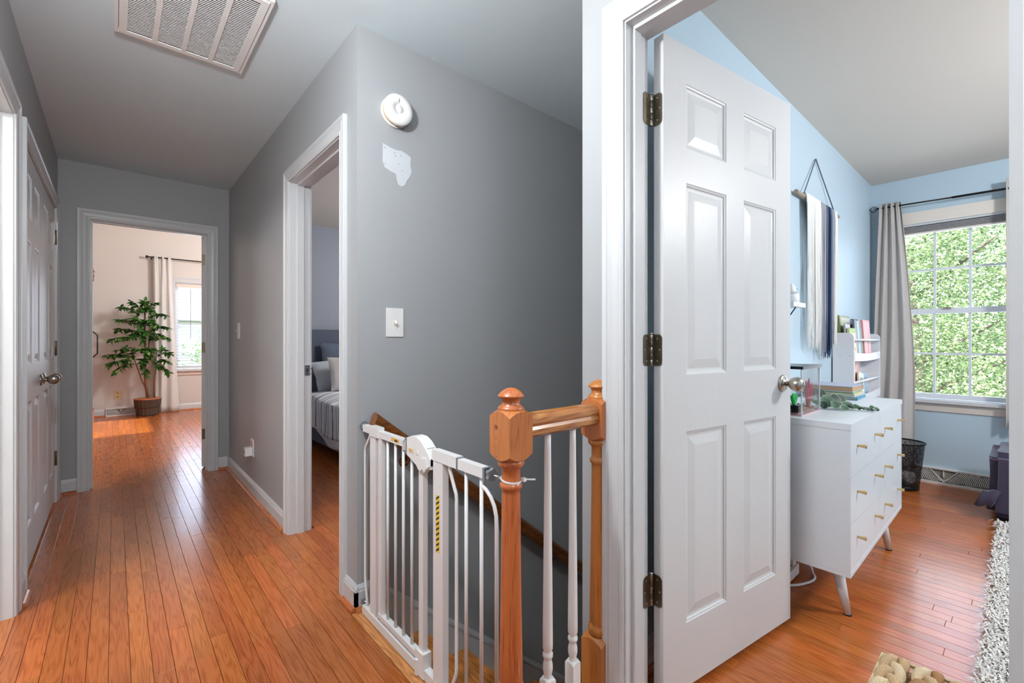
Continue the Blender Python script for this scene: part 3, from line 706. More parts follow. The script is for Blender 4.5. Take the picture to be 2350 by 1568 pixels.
# ------------------------------------------------------------------ stair wall fittings
RD = Matrix.Rotation(PI/2, 3, 'X')
sdt = thing('smoke_detector', (.925, 1.83, 2.122), 'round white smoke detector with yellowed base on the stairwell wall', 'smoke detector')
bm = BM(); lathe(bm, [(.062, 0), (.066, .003), (.066, .010), (.062, .012)], (.925, 1.83, 2.122), 48, RD); obj('mounting_ring', bm, M_PLASTW, sdt, smooth=True)
bm = BM(); lathe(bm, [(.060, .012), (.060, .022), (.055, .026)], (.925, 1.83, 2.122), 48, RD); obj('aged_base', bm, M_AGED, sdt, label='yellowed plastic base')
bm = BM(); lathe(bm, [(.057, .026), (.065, .029), (.067, .033), (.067, .042), (.063, .047), (.050, .050), (.021, .051), (.020, .0495), (.0185, .0495), (.0175, .051), (.0, .0515)], (.925, 1.83, 2.122), 56, RD); obj('cover', bm, M_PLASTW, sdt)
bm = BM(); box(bm, .921, .924, 1.7785, 1.7797, 2.149, 2.166); obj('indicator_slot', bm, M_PLGREY, sdt)
for i in range(18):
    a = PI*1.05+i*PI/22
    bm = BM(); box(bm, .925+.060*math.cos(a)-.0012, .925+.060*math.cos(a)+.0012, 1.803, 1.8045, 2.122+.060*math.sin(a)-.0012, 2.122+.060*math.sin(a)+.0012); obj('vent_slot', bm, M_BRASSO, sdt)
def switch(name, label, fn, m=None):
    r = thing(name, fn(0, 0, 0), label, 'light switch')
    bm = BM(); W2, H2 = .0405, .063
    prism(bm, [(-W2, -H2), (W2, -H2), (W2, H2), (-W2, H2)], lambda u, v, w_: fn(u, w_, v), 0, .004)
    obj('plate', bm, m or M_PLASTW, r, bevel=.0025)
    bm = BM(); prism(bm, [(-.005, -.012), (.005, -.012), (.005, .012), (-.005, .012)], lambda u, v, w_: fn(u, w_, v), .004, .0052); obj('slot', bm, M_AGED, r)
    bm = BM(); prism(bm, [(.004, .006), (.016, -.010), (.018, -.004), (.006, .010)], lambda u, v, w_: fn(w_, u, v), -.004, .004); obj('toggle', bm, M_PLASTW, r, bevel=.001)
    for z in (.030, -.030):
        bm = BM(); prism(bm, [(.003*math.cos(2*PI*k/10), z+.003*math.sin(2*PI*k/10)) for k in range(10)], lambda u, v, w_: fn(u, w_, v), .004, .0052); obj('screw', bm, M_PLASTW, r)
    return r
switch('light_switch', 'white toggle light switch on the stairwell wall above the handrail', lambda u, b, v: (.9265+u, 1.83-b, 1.20+v))
switch('light_switch', 'edge-on white light switch on the hallway wall near the far doorway', lambda u, b, v: (.757-b, 4.20+u, 1.20+v))
# outlet with plugged adapter
ol = thing('wall_outlet', (.757, 3.72, .34), 'white wall outlet with a plugged-in white adapter by the baseboard', 'outlet')
bm = BM(); box(bm, .752, .757, 3.68, 3.76, .278, .40); obj('plate', bm, M_PLASTW, ol, bevel=.002)
bm = BM(); box(bm, .750, .752, 3.703, 3.737, .346, .386); obj('socket', bm, mat('socket_tan', srgb(205, 150, 120), .5), ol, bevel=.001)
pa = thing('plug_adapter', (.735, 3.72, .31), 'white plug-in adapter sticking out of the hallway outlet', 'adapter')
bm = BM(); box(bm, .705, .750, 3.695, 3.745, .285, .345); obj('body', bm, M_PLASTW, pa, bevel=.004)
bm = BM(); box(bm, .7035, .7045, 3.71, 3.73, .305, .325); obj('label_plate', bm, M_PLGREY, pa)
# spackle patch
pts = [(.872, 1.975), (.905, 1.966), (.93, 1.962), (.96, 1.965), (.985, 1.958), (1.006, 1.948), (1.003, 1.915), (1.010, 1.885), (1.000, 1.860), (.985, 1.838), (.978, 1.818), (.960, 1.806), (.944, 1.812), (.936, 1.835), (.932, 1.857), (.905, 1.862), (.880, 1.873), (.870, 1.900)]
bm = BM(); prism(bm, pts, lambda u, v, w_: (u, w_, v), 1.8285, 1.8302)
pt = obj('paint_patch', bm, M_PATCH, label='ragged pale spackle patch with screw holes below the smoke detector', cat='wall patch')
for (x, z) in ((.879, 1.958), (.926, 1.948), (.955, 1.943), (.881, 1.889), (.945, 1.903), (.962, 1.878), (.93, 1.935)):
    bm = BM(); lathe(bm, [(.0018, 0), (.0018, .0006)], (x, 1.8286, z), 8, RD); obj('screw_hole', bm, M_DARK, pt)
# ceiling return grille
vg = thing('return_air_grille', (.233, 2.22, 2.44), 'large white louvred return air grille on the hallway ceiling', 'air vent', kind=None)
x0, x1, y0, y1 = 0.0, .464, 1.90, 2.52
bm = BM()
for b in ((x0, x1, y0, y0+.012), (x0, x1, y1-.012, y1), (x0, x0+.012, y0+.012, y1-.012), (x1-.012, x1, y0+.012, y1-.012)): box(bm, b[0], b[1], b[2], b[3], 2.420, 2.44)
obj('outer_frame', bm, M_PLASTW, vg)
bm = BM(); X0, X1 = x0+.014, x1-.014; Y0, Y1 = y0+.014, y1-.014
cw = (X1-X0-.026*2-.018*3)/4; cols = []
xx = X0+.026
for k in range(4): cols.append((xx, xx+cw)); xx += cw+.018
edges = [(X0, cols[0][0])]+[(cols[k][1], cols[k+1][0]) for k in range(3)]+[(cols[3][1], X1)]
for a, b in edges: box(bm, a, b, Y0, Y1, 2.4165, 2.422)
for a, b in cols: box(bm, a, b, Y0, Y0+.024, 2.4165, 2.422); box(bm, a, b, Y1-.024, Y1, 2.4165, 2.422)
obj('face_plate', bm, M_PLASTW, vg)
obj('duct_dark', B(X0, X1, Y0, Y1, 2.4385, 2.4395), M_DARK, vg)
lv = BM(); prism(lv, [(-.0048, 2.4190), (.0032, 2.4275), (.0048, 2.4275), (-.0030, 2.4178)], lambda u, v, w_: (w_, u, v), -cw/2, cw/2)
sme = bpy.data.meshes.new('slat'); lv.normal_update(); lv.to_mesh(sme); lv.free(); sme.materials.append(M_PLASTW)
yy = Y0+.029
while yy < Y1-.026:
    for a, b in cols:
        o = bpy.data.objects.new('slat', sme); C.objects.link(o); o.parent = vg; o.location = Vector(((a+b)/2, yy, 0))-vg.location
    yy += .0112

# ------------------------------------------------------------------ windows
def winsash(root, fn, a0, a1, z0, z1, cols_, rows, d0, d1, fr=.035, mw=.016, glass=True):
    """fn(a, d, z): a along the wall, d depth"""
    def bx(nm, a, b, c, d, e, f, m=M_WHITE):
        p = fn(a, c, e); q = fn(b, d, f); bm = BM()
        box(bm, min(p[0], q[0]), max(p[0], q[0]), min(p[1], q[1]), max(p[1], q[1]), e, f); return bm
    m_ = MATS['vinyl_white']
    f = obj('sash', bx('', a0, a1, d0, d1, z0, z0+fr), m_, root)
    obj('sash_rail', bx('', a0, a1, d0, d1, z1-fr, z1), m_, root)
    obj('sash_stile', bx('', a0, a0+fr, d0, d1, z0+fr, z1-fr), m_, root); obj('sash_stile', bx('', a1-fr, a1, d0, d1, z0+fr, z1-fr), m_, root)
    A0, A1, Z0, Z1 = a0+fr, a1-fr, z0+fr, z1-fr; dm = (d0+d1)/2
    for k in range(1, cols_):
        a = A0+(A1-A0)*k/cols_; obj('muntin', bx('', a-mw/2, a+mw/2, dm-.006, dm+.006, Z0, Z1), m_, root)
    for k in range(1, rows):
        z = Z0+(Z1-Z0)*k/rows; obj('muntin', bx('', A0, A1, dm-.0055, dm+.0055, z-mw/2, z+mw/2), m_, root)
    if glass:
        for i in range(cols_):
            for j in range(rows):
                a = A0+(A1-A0)*i/cols_; b = A0+(A1-A0)*(i+1)/cols_; z = Z0+(Z1-Z0)*j/rows; zz = Z0+(Z1-Z0)*(j+1)/rows
                obj('pane', bx('', a, b, dm-.0015, dm+.0015, z, zz), MATS['window_glass'], root)
def thin_glass(name, tint=(1, 1, 1, 1), a=.8):
    m = bpy.data.materials.new(name); m.use_nodes = True; MATS[name] = m
    n = m.node_tree.nodes; l = m.node_tree.links
    t = n.new('ShaderNodeBsdfTransparent'); t.inputs[0].default_value = tint
    gl = n.new('ShaderNodeBsdfGlossy'); gl.inputs['Roughness'].default_value = .02
    fz = n.new('ShaderNodeFresnel'); fz.inputs[0].default_value = 1.35
    ml = n.new('ShaderNodeMath'); ml.operation = 'MULTIPLY'; ml.inputs[1].default_value = a; l.new(fz.outputs[0], ml.inputs[0])
    mx = n.new('ShaderNodeMixShader'); l.new(ml.outputs[0], mx.inputs[0]); l.new(t.outputs[0], mx.inputs[1]); l.new(gl.outputs[0], mx.inputs[2])
    l.new(mx.outputs[0], n['Material Output'].inputs[0]); return m
thin_glass('window_glass'); thin_glass('tank_glass', (.985, .99, .99, 1), .4)
mat('vinyl_white', srgb(216, 220, 226), .4)
M_TRIMC = mat('window_casing_cream', srgb(226, 218, 208), .4, bump=.03, bscale=90)
# bedroom window
w1 = thing('window_1', (4.88, .36, 1.35), 'tall white bedroom window with two six-pane sashes and trees outside', 'window', kind='structure')
fw = lambda a, d, z: (4.85+d, a, z)
winsash(w1, fw, .022, .700, .66, 1.372, 3, 2, .055, .085, .038)
winsash(w1, fw, .022, .700, 1.34, 2.045, 3, 2, .088, .115, .038)
for a, b in ((.005, .022), (.700, .72)): obj('window_jamb', B(4.85, 4.97, a, b, .655, 2.06), M_WHITE, w1)
obj('window_head', B(4.85, 4.97, .005, .72, 2.046, 2.06), M_WHITE, w1)
for (a, b, z0_, z1_) in ((-.065, .79, 2.062, 2.155),):
    bm = BM(); prism(bm, [(4.85, z0_), (4.838, z0_), (4.834, z0_+.03), (4.832, z1_-.02), (4.828, z1_), (4.85, z1_)], lambda u, v, w_: (u, w_, v), a, b); obj('head_casing', bm, M_TRIMC, w1)
for a, b in ((-.065, .003), (.722, .79)): obj('side_casing', B(4.834, 4.85, a, b, .66, 2.062), M_TRIMC, w1)
obj('window_sill', B(4.80, 4.97, -.08, .805, .632, .656), M_WHITE, w1, bevel=.004)
bm = BM(); prism(bm, [(4.85, .56), (4.838, .565), (4.833, .60), (4.838, .632), (4.85, .632)], lambda u, v, w_: (u, w_, v), -.065, .79); obj('apron', bm, M_TRIMC, w1)
obj('sash_lock', B(4.885, 4.905, .36, .41, 1.372, 1.382), M_NICKEL, w1, bevel=.002)
sh = thing('roller_shade', (4.87, .36, 2.03), 'grey fabric shade raised under the bedroom window head', 'shade')
bm = BM()
for k in range(5): box(bm, 4.862, 4.900, .026, .698, 1.992+k*.010, 1.999+k*.010)
obj('folded_fabric', bm, mat('shade_fabric', srgb(150, 148, 150), .9), sh)
obj('bottom_bar', B(4.862, 4.902, .026, .698, 1.980, 1.991), M_TRIMC, sh)
# far room window with blinds
w2 = thing('window_2', (1.14, 9.0, 1.35), 'far room window half hidden by the white curtain', 'window', kind='structure')
ff = lambda a, d, z: (a, 8.95+d, z)
winsash(w2, ff, .735, 1.545, .67, 1.37, 2, 1, .06, .09, .04)
winsash(w2, ff, .735, 1.545, 1.345, 2.04, 2, 1, .09, .115, .04)
for a, b in ((.72, .735), (1.545, 1.56)): obj('window_jamb', B(a, b, 8.95, 9.07, .66, 2.05), M_WHITE, w2)
obj('window_head', B(.735, 1.545, 8.95, 9.07, 2.04, 2.05), M_WHITE, w2)
bm = BM(); prism(bm, [(8.95, 2.052), (8.936, 2.052), (8.932, 2.10), (8.926, 2.135), (8.95, 2.135)], lambda u, v, w_: (w_, u, v), .655, 1.625); obj('head_casing', bm, M_WHITE, w2)
for a, b in ((.655, .718), (1.562, 1.625)): obj('side_casing', B(a, b, 8.934, 8.95, .66, 2.052), M_WHITE, w2)
obj('window_sill', B(.64, 1.64, 8.90, 8.96, .628, .656), M_WHITE, w2, bevel=.004)
obj('apron', B(.655, 1.625, 8.935, 8.95, .565, .628), mat('apron_pink', srgb(214, 196, 186), .5), w2)
bl = thing('window_blind', (1.14, 8.975, 1.9), 'white slatted venetian blind over the far room window', 'blind')
obj('headrail', B(.742, 1.54, 8.955, 8.995, 1.975, 2.035), mat('blind_rail', srgb(222, 210, 198), .5), bl)
for k in range(27):
    z = .70+k*.047
    bm = BM(); prism(bm, [(8.957, z+.004), (8.983, z-.0065), (8.9835, z-.005), (8.9575, z+.0055)], lambda u, v, w_: (w_, u, v), .744, 1.538); obj('slat', bm, M_METALW, bl)
for x in (.90, 1.38):
    bm = BM(); tube(bm, [(x, 8.969, .70), (x, 8.969, 1.98)], .0012, 5); obj('ladder_cord', bm, M_PLASTW, bl)
bm = BM(); tube(bm, [(.93, 8.953, 1.15), (.93, 8.953, 1.97)], .0035, 6); obj('tilt_wand', bm, M_PLGREY, bl)
obj('bottom_rail', B(.744, 1.538, 8.957, 8.983, .675, .690), M_METALW, bl)
# unseen transom frame, opening sized to shape the added spot's floor patch
w3 = thing('window_3', (3.55, 7.75, 1.85), 'unseen high window in the far room right wall shaped to let in the added beam', 'window', kind='structure')
for b in ((7.2, 7.22, 1.70, 2.25), (8.28, 8.3, 1.70, 2.25), (7.22, 8.28, 1.70, 1.72), (7.22, 8.28, 2.23, 2.25)): obj('window_frame', B(3.5, 3.6, b[0], b[1], b[2], b[3]), M_WHITE, w3)

# ------------------------------------------------------------------ curtains
def curtain(name, label, fn, n_f, m, z0, z1, root_loc, amp=.03, seed=0, width=lambda v: (0, 1), rows=26):
    r = thing(name, root_loc, label, 'curtain')
    rnd = random.Random(seed); ph = [rnd.uniform(-.6, .6) for _ in range(12)]
    def F(i, j):
        v = j; a0, a1 = width(v)
        u = a0+(a1-a0)*i
        e = 1-.42*(1-v)
        fold = math.sin((i**e)*n_f*2*PI+seed+.5*math.sin(2.2*v+i*4))*amp*(1.0-.15*v)+max(0, v-.8)*2.2*amp*math.sin(i*n_f*4.7*PI+seed)+.15*amp*math.sin(9*v+i*6)
        return fn(u, fold, z0+(z1-z0)*v)
    bm = BM(); grid(bm, F, n_f*24, rows); o = obj('panel', bm, m, r); solid(o, .0025); return r
M_CURG = mat('curtain_grey', srgb(196, 190, 186), .75, var=.05, vscale=6, sheen=.3)
M_CURW = mat('curtain_white', srgb(240, 237, 233), .85, sheen=.2)
n_ = M_CURW.node_tree
tr = n_.nodes.new('ShaderNodeBsdfTranslucent'); tr.inputs[0].default_value = (.9, .88, .86, 1); mx = n_.nodes.new('ShaderNodeMixShader'); mx.inputs[0].default_value = .3
n_.links.new(n_.nodes['Principled BSDF'].outputs[0], mx.inputs[1]); n_.links.new(tr.outputs[0], mx.inputs[2]); n_.links.new(mx.outputs[0], n_.nodes['Material Output'].inputs[0])
curtain('curtain', 'grey blackout curtain gathered on the left of the bedroom window', lambda u, f, z: (4.755+f, u, z), 4, M_CURG, .10, 2.245, (4.755, .7, .1), .020, 3,
        lambda v: (.825-.045*v**2, .56+.085*(max(0, v-.35)/.65)**1.3))
curtain('curtain', 'grey blackout curtain edge at the right of the bedroom window', lambda u, f, z: (4.755+f, u, z), 3, M_CURG, .50, 2.27, (4.755, -.1, .5), .020, 5, lambda v: (.072, -.25))
curtain('curtain', 'white curtain hanging behind the potted tree in the far room', lambda u, f, z: (u, 8.85+f, z), 3, M_CURW, .004, 2.425, (.6, 8.85, 0), .026, 8,
        lambda v: (.465-.02*v, .775-.09*min(1, v*1.3)))
cr_ = thing('curtain_rod', (4.77, .3, 2.2), 'dark curtain rod with a scrolled finial above the bedroom window', 'curtain rod')
bm = BM(); tube(bm, [(4.755, .795, 2.215), (4.755, .34, 2.205)], .006, 10); obj('rod', bm, M_BLACK, cr_)
bm = BM(); tube(bm, [(4.755, .35, 2.205), (4.755, -.35, 2.195)], .0085, 10); obj('outer_rod', bm, M_BLACK, cr_)
for s_ in (-1, 1):
    bm = BM(); tube(bm, [(4.755, .79, 2.215), (4.755, .805, 2.215+s_*.018), (4.755, .82, 2.215+s_*.024), (4.755, .832, 2.215+s_*.014), (4.755, .846, 2.215)], .0026, 6); obj('finial_scroll', bm, M_BLACK, cr_)
    bm = BM(); tube(bm, [(4.755, .795, 2.215), (4.755, .808, 2.215+s_*.006), (4.755, .818, 2.215+s_*.011), (4.755, .812, 2.215+s_*.013)], .002, 6); obj('finial_curl', bm, M_BLACK, cr_)
obj('bracket', B(4.755, 4.849, .775, .785, 2.20, 2.212), M_BLACK, cr_)
cr2 = thing('curtain_rod', (.8, 8.85, 2.41), 'black curtain rod with a ball finial in the far room', 'curtain rod')
bm = BM(); tube(bm, [(.40, 8.85, 2.405), (1.9, 8.85, 2.405)], .009, 10); obj('rod', bm, M_BLACK, cr2)
bm = BM(); lathe(bm, [(.004, 0), (.010, .006), (.007, .012), (.018, .020), (.022, .032), (.016, .045), (.002, .05)], (.405, 8.85, 2.405), 16, Matrix.Rotation(-PI/2, 3, 'Y')); obj('finial', bm, M_BLACK, cr2)
obj('bracket', B(.425, .437, 8.85, 8.949, 2.38, 2.40), M_BLACK, cr2)

# ------------------------------------------------------------------ registers and outlets
def register(name, label, fn, L, hgt):
    """fn(a, b, z): a along 0..L, b proud"""
    c = fn(L/2, 0, 0); r = thing(name, c, label, 'floor register')
    def bx(nm, a0, a1, b0, b1, z0, z1, m=M_PLASTW):
        p = fn(a0, b0, z0); q = fn(a1, b1, z1); bm = BM(); box(bm, min(p[0], q[0]), max(p[0], q[0]), min(p[1], q[1]), max(p[1], q[1]), z0, z1); return obj(nm, bm, m, r)
    bx('back_plate', .005, L-.005, 0, .012, .004, hgt-.004, mat('register_dark', srgb(142, 136, 128), .7))
    bx('frame_rail', 0, L, 0, .040, 0, .018); bx('frame_rail', 0, L, 0, .028, hgt-.012, hgt)
    bx('frame_end', 0, .010, 0, .034, .018, hgt-.012); bx('frame_end', L-.010, L, 0, .034, .018, hgt-.012)
    def slant(zz): return .036-.012*(zz-.018)/(hgt-.03)
    for s in (-1, 1):
        bm = BM(); a0, a1 = L/2, L/2+s*.085
        v = []
        for (a, z) in ((a0-.003, .018), (a0+.003, .018), (a1+.003, hgt-.012), (a1-.003, hgt-.012)): v.append((a, z))
        A = [bm.verts.new(fn(a, slant(z), z)) for a, z in v]; D = [bm.verts.new(fn(a, .012, z)) for a, z in v]
        bm.faces.new(A); bm.faces.new(D)
        for i in range(4): bm.faces.new((A[i], A[(i+1) % 4], D[(i+1) % 4], D[i]))
        obj('brace', bm, M_PLASTW, r)
        # curved fins: arcs centred at the foot of the braces
        k = 0; R0 = .03
        while True:
            R_ = R0+k*.0105; k += 1
            if R_ > L/2+.04: break
            pts = []
            for i in range(15):
                t = PI/2*i/14*1.0
                a = L/2+s*R_*math.sin(t+.0); z = .006+R_*math.cos(t)*.9
                if .018 <= z <= hgt-.012 and .012 < a < L-.012 and abs(a-L/2) > (z-.018)*.085/(hgt-.03)+.003: pts.append((a, z))
            if len(pts) < 2: continue
            # refine the arc ends
            bm = BM()
            f_ = []
            for (a, z) in pts: f_.append((bm.verts.new(fn(a, slant(z)-.001, z)), bm.verts.new(fn(a, .013, z))))
            for p, q in zip(f_, f_[1:]): bm.faces.new((p[0], q[0], q[1], p[1]))
            o = obj('fin', bm, M_PLASTW, r); solid(o, .0042)
    bx('lever', L/2-.004, L/2+.004, .012, .034, hgt*.5, hgt-.02)
    return r
register('floor_register', 'white baseboard register with fan-shaped fins under the bedroom window', lambda a, b, z: (4.85-b, .70-a, z+.004), .60, .125)
register('floor_register', 'small white register at the baseboard beside the potted tree', lambda a, b, z: (-.095+a, 8.95-b, z+.004), .34, .115)
o2 = thing('wall_outlet', (.038, 8.95, .31), 'almond wall outlet left of the potted tree', 'outlet')
obj('plate', B(-.002, .078, 8.944, 8.95, .25, .37), M_ALMOND, o2, bevel=.002)
for z in (.28, .335):
    bm = BM(); lathe(bm, [(.017, 0), (.016, .0025)], (.038, 8.944, z), 16, RD); obj('socket', bm, mat('outlet_almond_dark', srgb(190, 162, 112), .4), o2)
    for dx in (-.006, .006): obj('slot', B(.038+dx-.0012, .038+dx+.0012, 8.9408, 8.9414, z-.004, z+.005), M_DARK, o2)

# ------------------------------------------------------------------ barn door
bd = thing('sliding_barn_door', (-.245, 7.9, .02), 'reddish wood sliding barn door seen edge-on in the far room', 'sliding door')
for k in range(6):
    obj('board', B(-.262, -.228, 7.55+k*.175, 7.722+k*.175, .02, 2.10), M_BARN, bd, bevel=.002)
obj('top_rail_board', B(-.228, -.212, 7.55, 8.598, 1.95, 2.10), M_BARN, bd)
obj('bottom_rail_board', B(-.228, -.212, 7.55, 8.598, .02, .17), M_BARN, bd)
bm = BM(); tube(bm, [(-.212, 8.0, 1.24), (-.165, 8.0, 1.19), (-.165, 8.0, .95), (-.212, 8.0, .90)], .007, 8); obj('handle', bm, M_BLACK, bd)
for y in (7.7, 8.45):
    bm = BM(); box(bm, -.228, -.220, y-.02, y+.02, 1.95, 2.24); lathe(bm, [(.045, -.012), (.048, -.004), (.048, .004), (.045, .012)], (-.245, y, 2.23), 24, Matrix.Rotation(PI/2, 3, 'Y')); obj('roller_hanger', bm, M_BLACK, bd)
    for z in (2.01, 2.07):
        bm = BM(); lathe(bm, [(.011, 0), (.011, .012), (.006, .016)], (-.220, y, z), 8, Matrix.Rotation(PI/2, 3, 'Y')); obj('bolt', bm, M_BLACK, bd)
obj('track', B(-.300, -.262, 7.0, 8.7, 2.14, 2.19), M_BLACK, bd)

# ------------------------------------------------------------------ potted tree
pl = thing('potted_tree', (.375, 8.72, 0), 'artificial ficus tree in a ribbed basket pot by the white curtain', 'potted plant')
bm = BM(); n = 40
prof = [(.125, .0), (.135, .02), (.142, .12), (.150, .125), (.152, .14), (.160, .235), (.163, .245), (.160, .255), (.150, .255), (.145, .22)]
rings = []
for r_, z in prof:
    rings.append([bm.verts.new((.375+(r_+(.004*(i % 2) if z < .236 else 0))*math.cos(2*PI*i/n), 8.72+(r_+(.004*(i % 2) if z < .236 else 0))*math.sin(2*PI*i/n), z)) for i in range(n)])
for A, D in zip(rings, rings[1:]):
    for i in range(n): bm.faces.new((A[i], A[(i+1) % n], D[(i+1) % n], D[i]))
bm.faces.new(rings[0][::-1]); bm.faces.new(rings[-1])
obj('pot', bm, mat('pot_wicker', srgb(74, 58, 48), .8, var=.4, vscale=40, stretch=(1, 1, .1)), pl)
bm = BM(); lathe(bm, [(.158, .240), (.166, .243), (.166, .256), (.156, .258)], (.375, 8.72, 0), 32); obj('pot_rim', bm, mat('pot_rim', srgb(168, 104, 64), .6), pl)
M_BARK = mat('ficus_bark', srgb(122, 84, 60), .8, var=.3, vscale=20, bump=.4, bscale=60)
P0 = Vector((.375, 8.72, .24))
trunks = {'main': [(.385, 8.72, .23), (.355, 8.72, .45), (.345, 8.72, .70), (.35, 8.71, 1.0), (.34, 8.72, 1.3), (.345, 8.72, 1.6)],
          'left': [(.36, 8.72, .40), (.31, 8.71, .52), (.24, 8.70, .78), (.20, 8.70, .92)],
          'right': [(.455, 8.72, .23), (.455, 8.72, .5), (.475, 8.72, .75), (.475, 8.72, 1.0)],
          'second': [(.375, 8.74, .9), (.40, 8.75, 1.2), (.39, 8.76, 1.5)]}
for k, t in trunks.items():
    r0 = {'main': .022, 'left': .010, 'right': .012, 'second': .009}[k]
    bm = BM(); tube(bm, t, [r0*(1-.6*i/(len(t)-1)) for i in range(len(t))], 8); obj('trunk', bm, M_BARK, pl)
lf = BM()
def leafmesh(bm, L, W, mtx=None):
    pts = [(0, 0, 0), (L*.3, W*.5, -.002), (L*.62, W*.42, -.004), (L, 0, -L*.12), (L*.62, -W*.42, -.004), (L*.3, -W*.5, -.002)]
    mid = [(L*.3, 0, -.006), (L*.62, 0, -.009)]
    V = [bm.verts.new((mtx @ Vector(p)) if mtx else p) for p in pts]; Mv = [bm.verts.new((mtx @ Vector(p)) if mtx else p) for p in mid]
    for q in ((V[0], Mv[0], V[1]), (V[1], Mv[0], Mv[1], V[2]), (V[2], Mv[1], V[3]), (V[0], V[5], Mv[0]), (V[5], V[4], Mv[1], Mv[0]), (V[4], V[3], Mv[1])): bm.faces.new(q)
leafmesh(lf, .070, .032)
M_FIC = []
for i, c in enumerate((srgb(50, 98, 36), srgb(80, 140, 50), srgb(38, 76, 32), srgb(128, 176, 80))): M_FIC.append(mat('ficus_leaf_%d' % i, c, .35, var=.25, vscale=30))
LM = []
for m_ in M_FIC:
    lfx = BM(); leafmesh(lfx, .082, .038); me = bpy.data.meshes.new('leaf'); lfx.to_mesh(me); lfx.free(); me.materials.append(m_); LM.append(me)
lf.free()
rnd = random.Random(11); nleaf = 0
restl = BM(); twigs = BM()
def branch(p0, tip, sag=.05, dens=1.0):
    global nleaf
    p0 = Vector(p0); tip = Vector(tip); mid = (p0+tip)/2+Vector((0, rnd.uniform(-.04, .04), .06+sag))
    pts = arc(p0, mid, tip, 8); tube(twigs, pts, .0025, 5)
    L = (tip-p0).length; n = max(4, int(L/.017*dens))
    for k in range(n):
        t = .18+.82*k/(n-1) if n > 1 else 1
        q = (1-t)**2*p0+2*t*(1-t)*mid+t*t*tip
        d = (2*(1-t)*(mid-p0)+2*t*(tip-mid)).normalized()
        a = rnd.uniform(0, 2*PI); e = rnd.uniform(-.9, .35)
        dirn = (d*.7+Vector((math.cos(a), math.sin(a)*.8, e))).normalized()
        mt = dirn.to_track_quat('X', 'Z').to_matrix().to_4x4() @ Matrix.Rotation(rnd.uniform(-.7, .7), 4, 'X') @ Matrix.Scale(rnd.uniform(.8, 1.25), 4)
        nleaf += 1
        if nleaf % 3 == 0 and nleaf <= 880:
            o = bpy.data.objects.new('leaf', LM[rnd.choice((0, 0, 1, 1, 2, 2, 3))]); C.objects.link(o); o.parent = pl
            o.matrix_local = Matrix.Translation(q-pl.location) @ mt
        else: leafmesh(restl, .082, .038, Matrix.Translation(q) @ mt)
Yp = 8.72
for b in [((.345, Yp, 1.45), (.06, 8.66, 1.61)), ((.345, Yp, 1.5), (.18, 8.62, 1.69)), ((.345, Yp, 1.5), (.34, 8.60, 1.70)), ((.35, Yp, 1.5), (.47, 8.66, 1.68)), ((.35, Yp, 1.45), (.60, 8.66, 1.50)),
          ((.345, Yp, 1.3), (.05, 8.62, 1.42)), ((.345, Yp, 1.3), (.20, 8.55, 1.45)), ((.345, Yp, 1.3), (.40, 8.53, 1.42)), ((.35, Yp, 1.25), (.62, 8.64, 1.32)), ((.35, Yp, 1.2), (.63, 8.66, 1.15)),
          ((.345, Yp, 1.15), (-.05, 8.64, 1.12)), ((.345, Yp, 1.2), (.02, 8.66, 1.28)), ((.345, Yp, 1.2), (.14, 8.55, 1.15)), ((.345, Yp, 1.2), (.36, 8.52, 1.22)), ((.35, Yp, 1.1), (.50, 8.60, 1.16)),
          ((.35, Yp, 1.4), (.25, 8.52, 1.28)), ((.35, Yp, 1.4), (.48, 8.54, 1.34)), ((.35, Yp, 1.3), (.30, 8.50, 1.10)), ((.35, Yp, 1.5), (.28, 8.56, 1.56)), ((.35, Yp, 1.5), (.42, 8.56, 1.56)),
          ((.22, 8.70, .85), (-.08, 8.64, .90)), ((.22, 8.70, .80), (-.06, 8.62, .78)), ((.22, 8.70, .78), (.0, 8.60, .66)), ((.22, 8.7, .9), (.08, 8.62, 1.0)), ((.22, 8.70, .88), (.16, 8.58, .84)), ((.2, 8.7, .85), (.03, 8.66, .98)),
          ((.345, Yp, .85), (.32, 8.56, .72)), ((.345, Yp, .9), (.42, 8.55, .85)), ((.345, Yp, .9), (.26, 8.55, .98)), ((.345, Yp, 1.0), (.36, 8.52, .95)), ((.345, Yp, .7), (.36, 8.58, .60)), ((.345, Yp, .8), (.28, 8.56, .80)), ((.345, Yp, .95), (.46, 8.58, .97)),
          ((.475, Yp, .85), (.64, 8.64, .92)), ((.475, Yp, .8), (.64, 8.62, .78)), ((.475, Yp, .75), (.62, 8.64, .62)), ((.475, Yp, .9), (.56, 8.60, .98)), ((.475, Yp, .75), (.50, 8.60, .72))]:
    branch(b[0], b[1], .02, 2.0)
obj('twigs', twigs, M_BARK, pl, kind='stuff')
if nleaf > 296: obj('inner_leaves', restl, M_FIC[0], pl, kind='stuff')

pl.location.y -= .035
